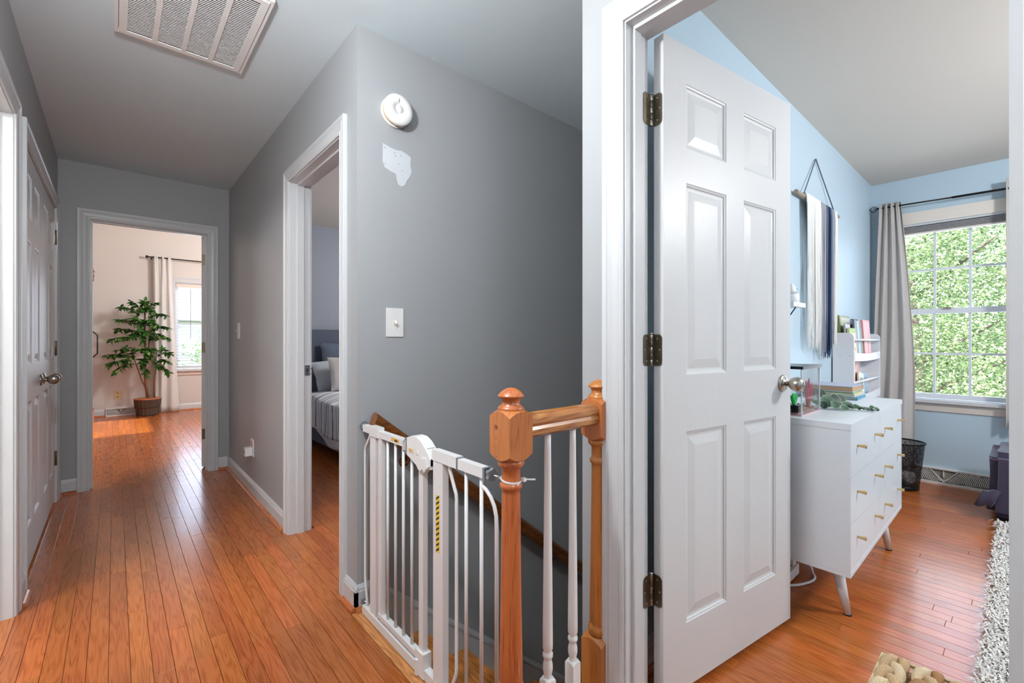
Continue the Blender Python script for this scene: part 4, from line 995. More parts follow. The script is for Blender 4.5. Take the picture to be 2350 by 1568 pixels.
# ------------------------------------------------------------------ side bedroom bed
bed = thing('bed', (2.3, 4.3, 0), 'upholstered blue-grey bed with headboard seen through the middle doorway', 'bed')
M_UPH = mat('upholstery_blue_grey', srgb(92, 100, 116), .9, bump=.3, bscale=400, var=.08, vscale=50)
obj('headboard', B(1.44, 3.1, 5.24, 5.33, .12, 1.245), M_UPH, bed, bevel=.015)
bm = BM(); box(bm, 1.5, 3.04, 3.25, 5.24, .12, .27); obj('side_rail', bm, M_UPH, bed, bevel=.012)
for (x, y) in ((1.56, 3.32), (2.98, 3.32), (1.56, 5.15), (2.98, 5.15)): obj('leg', B(x-.03, x+.03, y-.03, y+.03, 0, .12), M_BLACK, bed)
obj('mattress', B(1.52, 3.02, 3.28, 5.22, .27, .50), mat('sheet_white', srgb(214, 214, 214), .9), bed, bevel=.03)
dv = BM()
def duv(i, j):
    # i across from left hang to right, j along length
    L = .34; wd_ = 1.56; tot = wd_+2*L; s_ = i*tot
    y = 3.2+1.72*j
    wv = .012*math.sin(j*31+i*5)+.008*math.sin(j*67)
    if s_ < L: x = 1.485-.012*math.sin(j*23)*(1-s_/L)-.01; z = .245+s_*(.30/L)+.02*math.sin(j*9)*(1-s_/L)
    elif s_ > L+wd_: x = 3.06; z = .575-(s_-L-wd_)
    else:
        u = (s_-L)/wd_; x = 1.485+u*1.56; e = min(u, 1-u)
        z = .545+.045*(1-math.exp(-e*14))+.012*math.sin(u*17+j*8)+wv*.5
    return Vector((x, y, z))
grid(dv, duv, 90, 60)
dvo = obj('duvet', dv, stripes('duvet_stripe', srgb(226, 228, 231), srgb(44, 56, 84), 'y', 3.4, .965, 1), label='white duvet with thin irregular navy stripes lying on the bed', cat='duvet')
solid(dvo, .012)
def pillow(name, label, c, wd, hgt, t, rot, m, seed=0):
    bm = BM(); rnd2 = random.Random(seed)
    def f(s):
        def g_(i, j):
            u = 2*i-1; v = 2*j-1
            e = (1-abs(u)**2.6)*(1-abs(v)**2.6)
            pin = 1-.07*(u*u*v*v)
            k = s*t*(max(e, 0)**.45)*(1+.10*math.sin(5*u+seed)*math.cos(4*v))
            ws = .003*math.sin(9*v+seed)*abs(u)
            return Vector((u*wd/2*(1-.05*(1-v*v))*1.0+ws, k, v*hgt/2*(1-.05*(1-u*u))))
        return g_
    for s in (-1, 1): grid(bm, f(s), 22, 16)
    bmesh.ops.remove_doubles(bm, verts=bm.verts, dist=.0008)
    M = Matrix.Translation(Vector(c)) @ Matrix.Rotation(rot[2], 4, 'Z') @ Matrix.Rotation(rot[0], 4, 'X') @ Matrix.Rotation(rot[1], 4, 'Y')
    bmesh.ops.transform(bm, matrix=M, verts=bm.verts)
    return obj(name, bm, m, label=label, cat='pillow', smooth=True)
pillow('pillow', 'off-white pillow propped upright in front on the striped bed', (1.91, 4.74, .775), .50, .36, .055, (-.30, 0, .05), mat('linen_offwhite', srgb(188, 184, 180), .9, bump=.3, bscale=14), 1)
pillow('pillow', 'pale crumpled pillow behind the off-white one on the bed', (1.86, 4.96, .76), .56, .34, .06, (-.35, -.12, .0), mat('linen_pale', srgb(186, 190, 198), .9, bump=.3, bscale=14), 2)
pillow('pillow', 'blue-grey square pillow leaning on the headboard', (1.96, 5.14, .90), .48, .40, .05, (-.2, .0, 0), mat('linen_blue', srgb(96, 106, 122), .9), 3)
bs = BM()
grid(bs, lambda i, j: Vector((1.478+.006*math.sin(i*20), 3.6+1.1*i, .28-.14*math.sin(PI*min(1, i*1.1))*j+.0*i)), 30, 6)
solid(obj('sheet', bs, MATS['sheet_white'], label='white sheet hanging out below the striped duvet', cat='sheet'), .004)

# ------------------------------------------------------------------ dresser
dr = thing('dresser', (2.62, .63, 0), 'white six-drawer dresser with brass knobs on splayed legs', 'dresser')
DX0, DX1, DY0, DY1, DZ0, DZ1 = 2.08, 3.17, .43, .825, .222, .804
obj('top_panel', B(DX0-.002, DX1+.002, DY0-.006, DY1, DZ1-.024, DZ1), M_DRESS, dr, bevel=.0012)
obj('side_panel', B(DX0, DX0+.018, DY0+.004, DY1, DZ0+.016, DZ1-.0245), M_DRESS, dr); obj('side_panel', B(DX1-.018, DX1, DY0+.004, DY1, DZ0+.016, DZ1-.0245), M_DRESS, dr)
obj('bottom_panel', B(DX0, DX1, DY0-.004, DY1, DZ0, DZ0+.0155), M_DRESS, dr, bevel=.001)
obj('back_panel', B(DX0+.018, DX1-.018, DY1-.008, DY1-.001, DZ0+.016, DZ1-.025), M_DRESS, dr)
obj('front_edge', B(DX0, DX0+.005, DY0-.004, DY0+.004, DZ0+.016, DZ1-.0245), M_DRESS, dr); obj('front_edge', B(DX1-.005, DX1, DY0-.004, DY0+.004, DZ0+.016, DZ1-.0245), M_DRESS, dr)
dh = (DZ1-.026-DZ0-.017)/3; xm = (DX0+DX1)/2
kx = {0: (2.175, 2.515), 1: (2.72, 3.08)}
for r_ in range(3):
    for c_ in range(2):
        a, b = (DX0+.0065, xm-.001) if c_ == 0 else (xm+.001, DX1-.0065)
        z = DZ0+.0175+r_*dh
        dw = obj('drawer', B(a, b, DY0-.002, DY0+.016, z+.001, z+dh-.001), M_DRESS, dr, bevel=.0008)
        wdx = b-a
        for fx in (.20, .80):
            bm = BM(); lathe(bm, [(.0045, 0), (.0048, .006), (.0078, .026), (.0080, .028), (.0070, .029)], (a+wdx*fx, DY0-.002, z+dh*.60), 18, RD)
            obj('knob', bm, M_GOLD, dw)
for (x, y, sx, sy) in ((2.20, .50, 1, -1), (3.06, .50, -1, -1), (2.20, .76, 1, 1), (3.06, .76, -1, 1)):
    bm = BM(); lathe(bm, [(.013, 0), (.0235, DZ0)], (0, 0, 0), 20)
    sh_ = Matrix(((1, 0, -sx*-.15, 0), (0, 1, 0, 0), (0, 0, 1, 0), (0, 0, 0, 1)))
    for v in bm.verts:
        k = 1-v.co.z/DZ0; v.co.x += x+sx*(.0)*k-(.0)+(-.0); v.co.x += -sx*.035*k*-1 if False else -sx*-.045*k*(1 if sx > 0 else -1)*sx*0; v.co.x += (.045 if x < 2.6 else .045)*k*(1 if x < 2.6 else 1); v.co.y += y+sy*.03*k
    obj('leg', bm, M_DRESS, dr)
    bm = BM(); lathe(bm, [(.0145, 0), (.0145, .006)], (x+.045, y+sy*.03, 0), 16); obj('foot_pad', bm, M_BLACK, dr)

# power strip on the floor behind the dresser
ps = thing('power_strip', (2.38, .74, 0), 'white power strip with plugged cord under the dresser', 'power strip')
obj('body', B(2.18, 2.44, .70, .76, .015, .06), M_PLASTW, ps, bevel=.005)
for k in range(4): obj('socket', B(2.21+k*.05, 2.24+k*.05, .715, .745, .060, .0615), M_PLGREY, ps)
obj('plug', B(2.39, 2.43, .71, .75, .0615, .095), M_PLASTW, ps, bevel=.004)
bm = BM(); tube(bm, arc((2.43, .73, .08), (2.52, .68, .09), (2.50, .66, .008), 8)+arc((2.50, .66, .008), (2.46, .62, .005), (2.36, .66, .008), 8)[1:]+arc((2.36, .66, .008), (2.28, .69, .008), (2.20, .80, .02), 8)[1:], .0055, 8); obj('cord', bm, M_PLASTW, ps)
pb = thing('outlet_plug', (2.3, .84, .25), 'white plug cube on the blue wall under the dresser', 'plug')
obj('body', B(2.27, 2.33, .80, .849, .14, .20), M_PLASTW, pb, bevel=.004)

# ------------------------------------------------------------------ book stack
def book(name, label, x0, x1, y0, y1, z0, z1, cover, pages=(214, 196, 166), rot=0, spine='x1', group=None):
    """lying book; spine side given"""
    c = ((x0+x1)/2, (y0+y1)/2, z0)
    r = thing(name, c, label, 'book', rot, group)
    hx, hy, t = (x1-x0)/2, (y1-y0)/2, z1-z0
    cm = mat('cover_%d_%d_%d' % cover, srgb(*cover), .45)
    bm = BM(); box(bm, -hx, hx, -hy, hy, 0, .0025); box(bm, -hx, hx, -hy, hy, t-.0025, t)
    if spine == 'x1': box(bm, hx-.003, hx, -hy, hy, .0025, t-.0025)
    if spine == 'y0': box(bm, -hx, hx, -hy, -hy+.003, .0025, t-.0025)
    obj('cover', bm, cm, r, local=True)
    bm = BM(); box(bm, -hx+.004, hx-.0035, -hy+.0035, hy-.004, .0026, t-.0026)
    obj('pages', bm, mat('pages_%d_%d_%d' % pages, srgb(*pages), .8, bump=.5, bscale=300, stretch=(.02, .02, 1)), r, local=True); return r
ST = 'books stacked on the dresser'
book('book', 'teal-covered thin book at the bottom of the dresser stack', 2.925, 3.155, .575, .80, .805, .819, (30, 128, 160), rot=.03, spine='y0', group=ST)
book('book', 'pale blue book second from the bottom of the dresser stack', 2.93, 3.15, .58, .795, .8195, .827, (196, 216, 226), rot=-.03, group=ST)
book('book', 'cream and pink thin book in the middle of the dresser stack', 2.925, 3.15, .585, .79, .8275, .836, (226, 214, 178), (220, 190, 180), rot=.02, group=ST)
book('book', 'green-edged pale yellow book second from the top of the dresser stack', 2.92, 3.15, .59, .79, .8365, .847, (206, 214, 160), (120, 168, 140), rot=.04, group=ST)
book('book', 'thick tan-paged hardback on top of the dresser stack', 2.905, 3.14, .585, .785, .8475, .877, (176, 184, 204), (186, 150, 116), rot=.0, group=ST)

# ------------------------------------------------------------------ fish tank
tk = thing('fish_tank', (2.27, .70, .804), 'small clear tank with black lid, pink plants and gravel on the dresser', 'fish tank')
tx0, tx1, ty0, ty1, tz0, tz1 = 2.142, 2.392, .606, .80, .8045, 1.000
mg = MATS['tank_glass']
for b in ((tx0, tx1, ty0, ty0+.003, tz0+.004, tz1), (tx0, tx1, ty1-.003, ty1, tz0+.004, tz1), (tx0, tx0+.003, ty0+.003, ty1-.003, tz0+.004, tz1), (tx1-.003, tx1, ty0+.003, ty1-.003, tz0+.004, tz1)): obj('glass_wall', B(*b), mg, tk)
M_TKE = mat('tank_edge_pink', srgb(216, 180, 186), .3)
obj('base', B(tx0-.002, tx1+.002, ty0-.002, ty1, tz0, tz0+.004), M_TKE, tk)
for (x, y) in ((tx0, ty0), (tx1, ty0)): obj('corner_strip', B(x-.0022, x+.0022, y-.0022, y+.0022, tz0+.004, tz1), mat('tank_edge_clear', srgb(214, 222, 226), .2), tk)
obj('lid', B(tx0-.006, tx1+.008, ty0-.008, ty1, tz1, tz1+.012), mat('lid_black', srgb(36, 38, 42), .25), tk, bevel=.002)
gv = BM(); rg = random.Random(4)
for _ in range(500):
    x, y = rg.uniform(tx0+.008, tx1-.008), rg.uniform(ty0+.008, ty1-.008); z = tz0+.007+rg.uniform(0, .018)
    mt = Matrix.Translation((x, y, z)) @ Matrix.Rotation(rg.uniform(0, 6), 4, 'Z') @ Matrix.Diagonal((rg.uniform(.004, .006), rg.uniform(.003, .005), .003, 1))
    bmesh.ops.create_icosphere(gv, subdivisions=1, radius=1, matrix=mt)
obj('gravel', gv, island('gravel_mix', [srgb(214, 90, 60), srgb(226, 130, 110), srgb(196, 70, 60), srgb(120, 150, 60), srgb(226, 200, 170), srgb(220, 110, 130)], .6), tk, kind='stuff')
def waterplant(nm, x, y, z0, hgt, w_, m, n=16, seed=0, lab=None):
    bm = BM(); r2 = random.Random(seed)
    for k in range(n):
        a = r2.uniform(0, 2*PI); lean = r2.uniform(.0, w_); h2 = hgt*r2.uniform(.6, 1); b0 = Vector((x, y, z0))
        tip = Vector((x+lean*math.cos(a), y+lean*math.sin(a)*.7, z0+h2)); tube(bm, arc(b0, (b0+tip)/2+Vector((0, 0, h2*.15)), tip, 4), [.0045, .006, .006, .004, .001], 5)
    return obj(nm, bm, m, tk, label=lab)
waterplant('water_plant', 2.34, .635, tz0+.012, .135, .035, mat('plant_pink', srgb(214, 70, 110), .5), 26, 1, 'bright pink feathery water plant')
waterplant('water_plant', 2.20, .70, tz0+.012, .15, .04, mat('plant_pink2', srgb(236, 74, 140), .5), 14, 2, 'hot pink water plant')
waterplant('water_plant', 2.165, .64, tz0+.04, .055, .022, mat('plant_green', srgb(70, 220, 110), .5), 16, 3, 'bright green grass tuft')
waterplant('water_plant', 2.25, .74, tz0+.012, .15, .05, mat('plant_dark', srgb(52, 72, 66), .5), 10, 5, 'dark green broad water plant')
obj('rock', B(2.15, 2.20, .62, .67, tz0+.012, tz0+.042), MATS['lid_black'], tk, bevel=.008)

# ------------------------------------------------------------------ leafy garland
gl = thing('leaf_garland', (2.50, .58, .805), 'trailing artificial eucalyptus garland with round variegated leaves on the dresser', 'garland')
M_G1 = mat('garland_dark', srgb(30, 56, 46), .5, var=.3, vscale=40); M_G2 = mat('garland_mid', srgb(58, 92, 70), .5, var=.25, vscale=40); M_GE = mat('garland_edge', srgb(158, 182, 150), .5)
path = [(2.46, .74, .90), (2.46, .70, .88), (2.48, .66, .85), (2.50, .61, .835), (2.515, .56, .828), (2.52, .52, .820), (2.53, .48, .816), (2.53, .445, .813), (2.53, .420, .809)]
bm = BM(); tube(bm, path, [.003]*8+[.0015], 6); obj('vine', bm, mat('vine_brown', srgb(96, 96, 66), .7), gl)
def gleaf(c, r, nrm, m, ring=True):
    q = Vector(nrm).normalized().to_track_quat('Z', 'X').to_matrix().to_4x4(); M = Matrix.Translation(Vector(c)) @ q
    n = 12
    def P(k, rr, zz): a = 2*PI*k/n; return M @ Vector((rr*math.cos(a)*1.12, rr*math.sin(a), zz))
    bm = BM(); e = [bm.verts.new(P(k, r*.90, -.0012)) for k in range(n)]; ctr = bm.verts.new(M @ Vector((0, 0, -r*.18)))
    for k in range(n): bm.faces.new((e[k], e[(k+1) % n], ctr))
    o = obj('leaf', bm, m, gl); solid(o, .0008)
    if ring:
        bm = BM(); a_ = [bm.verts.new(P(k, r*.93, -.0009)) for k in range(n)]; b_ = [bm.verts.new(P(k, r*(1+.05*(k % 2)), .001)) for k in range(n)]
        for k in range(n): bm.faces.new((a_[k], a_[(k+1) % n], b_[(k+1) % n], b_[k]))
        o2 = obj('leaf_edge', bm, M_GE, o)
rg = random.Random(9)
big = [((2.47, .70, .908), .028, (-.5, -.8, .2), M_G1), ((2.50, .645, .868), .026, (-.7, -.6, .4), M_G1), ((2.56, .64, .862), .024, (-.6, -.7, .3), M_G1), ((2.60, .655, .865), .020, (-.5, -.8, .4), M_G1),
       ((2.45, .655, .872), .024, (-.6, -.7, .2), M_G2), ((2.43, .63, .842), .022, (-.4, -.6, .7), M_G2), ((2.465, .60, .835), .026, (-.7, -.5, .7), M_G2), ((2.52, .60, .845), .024, (-.4, -.6, .9), M_G2),
       ((2.57, .585, .840), .028, (-.5, -.8, .4), M_G1), ((2.62, .575, .838), .026, (-.6, -.7, .5), M_G1), ((2.48, .565, .828), .020, (-.3, -.4, .9), M_G2), ((2.45, .56, .830), .018, (-.7, -.5, .6), M_G2),
       ((2.50, .53, .826), .018, (-.6, -.5, .8), M_G2), ((2.46, .525, .820), .016, (-.4, -.5, .9), M_G2), ((2.56, .53, .826), .018, (-.2, -.5, .9), M_G1), ((2.44, .60, .826), .018, (-.8, -.4, .4), M_G1)]
for b in big: gleaf(*b)
for k in range(26):
    t = k/25; y = .55-.135*t; gleaf((2.525+rg.uniform(-.028, .03), y, .815+rg.uniform(0, .012)), rg.uniform(.009, .013)*(1-.35*t), (rg.uniform(-.8, .3), rg.uniform(-.9, .1), rg.uniform(.5, 1)), rg.choice((M_G1, M_G2)), k % 2 == 0)

# ------------------------------------------------------------------ bookcase and its books
bc = thing('bookcase', (4.04, .78, 0), 'white low-depth display bookcase with curved sides against the blue wall', 'bookcase')
def side(x0, x1):
    r_ = .035; top = 1.172; y0, y1 = .725, .842
    pts = [(y1, 0), (y1, top), (y0+r_, top)]+[(y0+r_-r_*math.sin(a), top-r_+r_*math.cos(a)) for a in [PI/2*k/6 for k in range(1, 7)]]+[(y0, 0)]
    bm = BM(); prism(bm, pts, lambda u, v, w_: (w_, u, v), x0, x1); return obj('side_panel', bm, M_SHELF, bc)
s1 = side(3.625, 3.641); side(4.436, 4.452)
for (y, z) in ((.745, 1.13), (.745, 1.02), (.80, 1.02), (.745, .83)):
    bm = BM(); lathe(bm, [(.0045, 0), (.004, .001)], (3.625, y, z), 10, Matrix.Rotation(-PI/2, 3, 'Y')); obj('screw_cap', bm, mat('cap_grey', srgb(196, 200, 206), .5), bc)
obj('back_panel', B(3.641, 4.436, .836, .842, .05, .98), M_SHELF, bc)
for z in (.985, .70, .40, .08):
    obj('shelf', B(3.641, 4.436, .735, .836, z, z+.014), M_SHELF, bc)
    bm = BM(); n = 12
    lo = [(3.641+.795*k/n, z-.012*math.sin(PI*k/n)*.6) for k in range(n+1)]; hi = [(3.641+.795*k/n, z+.056-.012*math.sin(PI*k/n)) for k in range(n+1)]
    prism(bm, lo+hi[::-1], lambda u, v, w_: (u, w_, v), .722, .734); obj('front_lip', bm, M_SHELF, bc)
    bm = BM(); tube(bm, [(3.641, .732, z+.140), (4.436, .732, z+.140)], .0085, 10); obj('dowel', bm, M_SHELF, bc)
def upbook(label, x0, x1, y, z0, z1, t, cover, tilt=0, lean=.06, art=None, grp='books standing on the white bookcase'):
    r = thing('book', ((x0+x1)/2, y, z0), label, 'book', 0, grp)
    r.rotation_euler = (-lean, tilt, 0); r.location.z += abs(math.sin(tilt))*(x1-x0)/2
    hw = (x1-x0)/2; h_ = z1-z0; cm = mat('cover_%d_%d_%d' % cover, srgb(*cover), .45, var=.10, vscale=18)
    bm = BM(); box(bm, -hw, hw, 0, .0015, 0, h_); box(bm, -hw, hw, t-.0015, t, 0, h_); box(bm, -hw, -hw+.002, .0015, t-.0015, 0, h_)
    obj('cover', bm, cm, r, local=True)
    obj('pages', B(-hw+.002, hw-.002, .0016, t-.0016, .002, h_-.002), mat('pages_white', srgb(228, 222, 210), .8), r, local=True)
    if art:
        for (u0, u1, v0, v1, col, shape) in art:
            bm = BM()
            if shape == 'o': prism(bm, [((u0+u1)/2*hw+(u1-u0)/2*hw*math.cos(2*PI*k/14), (v0+v1)/2*h_+(v1-v0)/2*h_*math.sin(2*PI*k/14)) for k in range(14)], lambda u, v, w_: (u, w_, v), -.0006, 0)
            elif shape == 'd': prism(bm, [(u0*hw, v0*h_), (u0*hw+.02, v0*h_), (u1*hw, v1*h_), (u1*hw-.02, v1*h_)], lambda u, v, w_: (u, w_, v), -.0006, 0)
            else: box(bm, u0*hw, u1*hw, -.0006, 0, v0*h_, v1*h_)
            obj('cover_art', bm, mat('art_%d_%d_%d' % col, srgb(*col), .5), r, local=True)
    return r
zA = 1.0
upbook('thin teal book at the left back of the top bookcase row', 3.648, 3.69, .812, zA, 1.292, .010, (70, 150, 166))
upbook('olive green hardback with ornate pale cover, tallest at left of the top row', 3.66, 3.925, .795, zA, 1.292, .018, (126, 132, 76), art=[(-.72, .92, .05, .95, (198, 200, 176), 'r'), (-.3, .55, .35, .8, (222, 222, 206), 'o')])
upbook('navy blue book in the top row beside the olive one', 3.935, 4.04, .800, zA, 1.272, .012, (70, 92, 122))
upbook('dark-spined orange book at the back of the top row', 4.03, 4.18, .795, zA, 1.278, .016, (52, 42, 44), art=[(-.5, .95, .04, .97, (206, 142, 100), 'r'), (-.4, .85, .3, .45, (120, 60, 50), 'r')])
upbook('book with silver grey cover behind the lime one in the top row', 3.655, 3.78, .765, zA, 1.232, .010, (170, 174, 178), art=[(-.4, .4, .55, .75, (206, 52, 102), 'o')])
upbook('dark red book in the middle of the top row', 3.845, 3.93, .775, zA, 1.235, .010, (122, 44, 54))
upbook('lime green cover with red apples leaning on the top dowel', 3.665, 3.835, .748, zA, 1.205, .012, (206, 208, 148), art=[(-1, 1, .84, 1, (150, 180, 78), 'r'), (-.1, .55, .22, .42, (204, 50, 44), 'o'), (-.7, .0, .55, .72, (214, 70, 60), 'o'), (.4, .9, .5, .62, (204, 50, 44), 'o')])
upbook('slate grey tilted book right of the apple book', 3.84, 3.905, .750, zA, 1.262, .012, (104, 112, 122), tilt=-.03)
upbook('pale blue grey book leaning in the top row', 3.91, 3.99, .750, zA, 1.258, .012, (170, 182, 192), tilt=-.03, art=[(.6, 1, 0, 1, (92, 100, 110), 'r')])
upbook('narrow dark green book in the top row', 4.00, 4.04, .752, zA, 1.212, .012, (52, 116, 84))
upbook('pink book with a pale horse figure at the right of the top row', 4.075, 4.285, .748, zA, 1.272, .014, (232, 160, 164), art=[(-.75, .85, .05, .95, (240, 182, 184), 'r'), (.0, .5, .35, .62, (240, 226, 190), 'o'), (-.1, .25, .15, .45, (226, 206, 170), 'd')])
zB = .715
upbook('crimson book tilted in the second bookcase row', 3.655, 3.785, .750, zB, .972, .012, (162, 28, 42), tilt=.22, art=[(-.3, .4, .6, .8, (220, 190, 180), 'o')])
upbook('rose and cream picture book tilted in the second row', 3.80, 3.99, .764, zB, .968, .012, (206, 130, 126), tilt=.30, art=[(-.9, .3, .35, .95, (236, 220, 176), 'd')])
upbook('cream patterned book low in the second row', 3.88, 4.03, .744, zB, .885, .010, (214, 214, 196), tilt=.12, art=[(-.6, .6, .5, .8, (120, 160, 160), 'r'), (-.5, .0, .1, .3, (176, 110, 90), 'r')])
upbook('small brown and pink book at the right of the second row', 4.06, 4.16, .790, zB, .925, .012, (188, 112, 76), art=[(-.1, 1, .0, 1, (226, 184, 204), 'r')])
upbook('dusty blue book at the right of the second row', 4.05, 4.20, .752, zB, .885, .014, (132, 158, 180), art=[(-1, -.7, 0, 1, (60, 74, 84), 'r')])

# ------------------------------------------------------------------ wall hanging
wh = thing('yarn_wall_hanging', (3.25, .84, 1.95), 'long white, grey and navy yarn wall hanging on a driftwood stick', 'wall hanging')
bm = BM(); tube(bm, [(2.83, .828, 1.948), (3.2, .830, 1.955), (3.71, .828, 1.966)], [.012, .011, .010], 10); obj('stick', bm, mat('driftwood', srgb(176, 160, 138), .8, var=.2, vscale=20), wh)
M_CORD = mat('cord_slate', srgb(92, 104, 122), .8)
bm = BM(); tube(bm, [(2.955, .826, 1.955), (3.25, .842, 2.244)], .0035, 6); tube(bm, [(3.25, .842, 2.244), (3.615, .826, 1.965)], .0035, 6)
lathe(bm, [(.012, 0), (.012, .02)], (2.955, .828, 1.945), 8); lathe(bm, [(.011, 0), (.011, .02)], (3.615, .828, 1.955), 8); obj('hanging_cord', bm, M_CORD, wh)
bands = [(2.965, 3.235, (236, 235, 232), 'white_yarn', 46), (3.235, 3.345, (156, 156, 164), 'grey_yarn', 22), (3.345, 3.395, (74, 96, 130), 'blue_yarn', 12), (3.395, 3.445, (18, 26, 48), 'navy_yarn', 12), (3.445, 3.485, (84, 116, 158), 'blue_yarn', 10), (3.485, 3.545, (150, 152, 156), 'grey_yarn', 14), (3.545, 3.61, (232, 230, 226), 'white_yarn', 14)]
ry = random.Random(5)
for (a, b, col, nm, n) in bands:
    bm = BM(); yc = sum(col) < 220
    for k in range(n):
        x = a+(b-a)*(k+.5)/n; zt = 1.955+(x-2.955)*.016
        zb_ = 1.10+.0*x+ry.uniform(-.045, .03)-(.05 if 3.2 < x < 3.5 else 0); dx = (3.35-x)*.05+ry.uniform(-.012, .012); dy = ry.uniform(0, .010)
        pts = [(x, .815, zt+.012), (x+dx*.1, .813-dy*.4, zt-.05), (x+dx*.5+ry.uniform(-.004, .004), .818-dy, 1.6), (x+dx+ry.uniform(-.006, .006), .818-dy, 1.3), (x+dx+ry.uniform(-.014, .014), .82-dy, zb_)]
        tube(bm, pts, [.0035, .0035, .0033, .003, .0016], 5, cap=False)
    obj(nm, bm, mat('yarn_%d_%d_%d' % col, srgb(*col), .95, bump=.8, bscale=300), wh, kind='stuff')

# little wall shelf with figurine
ws = thing('wall_ledge', (2.73, .81, 1.31), 'tiny white wall ledge beside the open door edge', 'shelf')
obj('board', B(2.60, 2.79, .77, .849, 1.298, 1.320), M_SHELF, ws, bevel=.001)
bm = BM(); tube(bm, [(2.70, .79, 1.297), (2.70, .846, 1.21)], .003, 6); obj('bracket', bm, M_BLACK, ws)
fg = thing('ceramic_figurine', (2.715, .81, 1.32), 'white ceramic animal pot with dark spots on the tiny ledge', 'figurine')
bm = BM(); lathe(bm, [(.020, 1.320), (.027, 1.323), (.029, 1.345), (.028, 1.368), (.024, 1.370), (.022, 1.340)], (2.715, .808, 0), 24); obj('body', bm, M_PLASTW, fg)
bm = BM(); lathe(bm, [(.002, 1.368), (.018, 1.372), (.022, 1.384), (.018, 1.402), (.008, 1.420), (.001, 1.428)], (2.705, .810, 0), 20); obj('head', bm, M_PLASTW, fg)
bm = BM(); prism(bm, [(.0, .0), (.018, .012), (.024, .030), (.010, .034)], lambda u, v, w_: (2.722+u, w_, 1.372+v), .798, .803); obj('ear', bm, M_PLASTW, fg)
bm = BM(); tube(bm, arc((2.741, .80, 1.330), (2.762, .80, 1.345), (2.742, .80, 1.360), 6), .003, 6); obj('tail', bm, M_PLASTW, fg)
for (x, z) in ((2.734, 1.383), (2.738, 1.391), (2.731, 1.376), (2.728, 1.325), (2.740, 1.399)):
    bm = BM(); lathe(bm, [(.003, 0), (.003, .002)], (x, .798, z), 8, RD); obj('spot', bm, M_PLDARK, fg)

# ------------------------------------------------------------------ waste bin
wb = thing('waste_bin', (4.51, .60, 0), 'black wire mesh waste bin between dresser and register', 'waste bin')
mm_ = bpy.data.materials.new('wire_mesh'); mm_.use_nodes = True
n = mm_.node_tree.nodes; l = mm_.node_tree.links; p = n['Principled BSDF']; p.inputs['Base Color'].default_value = srgb(22, 22, 24); p.inputs['Roughness'].default_value = .4
tc = n.new('ShaderNodeTexCoord'); vo = n.new('ShaderNodeTexVoronoi'); vo.inputs['Scale'].default_value = 300; l.new(tc.outputs['Object'], vo.inputs[0])
cmp = n.new('ShaderNodeMath'); cmp.operation = 'GREATER_THAN'; cmp.inputs[1].default_value = .44; l.new(vo.outputs['Distance'], cmp.inputs[0]); l.new(cmp.outputs[0], p.inputs['Alpha'])
bm = BM(); grid(bm, lambda i, j: Vector((4.51+(.095+.033*j)*math.cos(2*PI*i), .60+(.095+.033*j)*math.sin(2*PI*i), .012+.335*j)), 40, 8, closeu=True); obj('mesh_wall', bm, mm_, wb)
bm = BM(); tube(bm, [(4.51+.129*math.cos(2*PI*k/36), .60+.129*math.sin(2*PI*k/36), .35) for k in range(36)], .006, 8, closed=True); obj('rim', bm, M_BLACK, wb)
bm = BM(); lathe(bm, [(.092, 0), (.097, .004), (.097, .026), (.094, .028), (.0, .028)], (4.51, .60, 0), 36); obj('base', bm, M_BLACK, wb)
cp = BM(); bmesh.ops.create_icosphere(cp, subdivisions=3, radius=.05, matrix=Matrix.Translation((4.50, .575, .085)))
for v in cp.verts: v.co += (v.co-Vector((4.50, .575, .085)))*(.35*noise.noise(v.co*40))
obj('crumpled_paper', cp, M_PLASTW, label='crumpled white paper inside the black waste bin', cat='paper')

# ------------------------------------------------------------------ purple ottoman
ot = thing('ottoman', (4.35, -.15, 0), 'dark purple velvet covered ottoman under the bedroom window', 'ottoman')
M_PUR = mat('velvet_purple', srgb(52, 44, 66), .8, sheen=.25, var=.12, vscale=8)
def ottf(s=1):
    bm = BM(); bmesh.ops.create_cube(bm, size=1, matrix=Matrix.Translation((4.33, -.17, .232)) @ Matrix.Diagonal((.56, .60, .40, 1)))
    bmesh.ops.subdivide_edges(bm, edges=bm.edges, cuts=10, use_grid_fill=True)
    bmesh.ops.bevel(bm, geom=[e for e in bm.edges if e.calc_face_angle(0) > 1], offset=.035, segments=4, affect='EDGES')
    for v in bm.verts:
        k = noise.noise(v.co*5); v.co += Vector((k*.012, k*.012, k*.010 if v.co.z > .3 else 0))
        if v.co.z < .15: v.co.x += (v.co.x-4.33)*.02; v.co.y += (v.co.y+.17)*.02
    return bm
obj('cushion_body', ottf(), M_PUR, ot, smooth=True)
bm = BM(); tube(bm, [(4.052+.556*(k > 0 and k < 3), .128-.596*(k > 1), .388) for k in range(4)], .006, 6, closed=True); obj('piping', bm, mat('piping_mauve', srgb(112, 88, 118), .8), ot)
bm = BM(); grid(bm, lambda i, j: Vector((4.055-.02*j-.02*math.sin(PI*j)+.01*i, .085+.075*i+.035*j, .19-.09*j+.01*math.sin(6*i))), 8, 10); solid(obj('hanging_flap', bm, M_PUR, ot), .018)
for (x, y) in ((4.10, .08), (4.56, .08), (4.10, -.42), (4.56, -.42)): obj('foot', B(x-.02, x+.02, y-.02, y+.02, 0, .035), M_BLACK, ot)

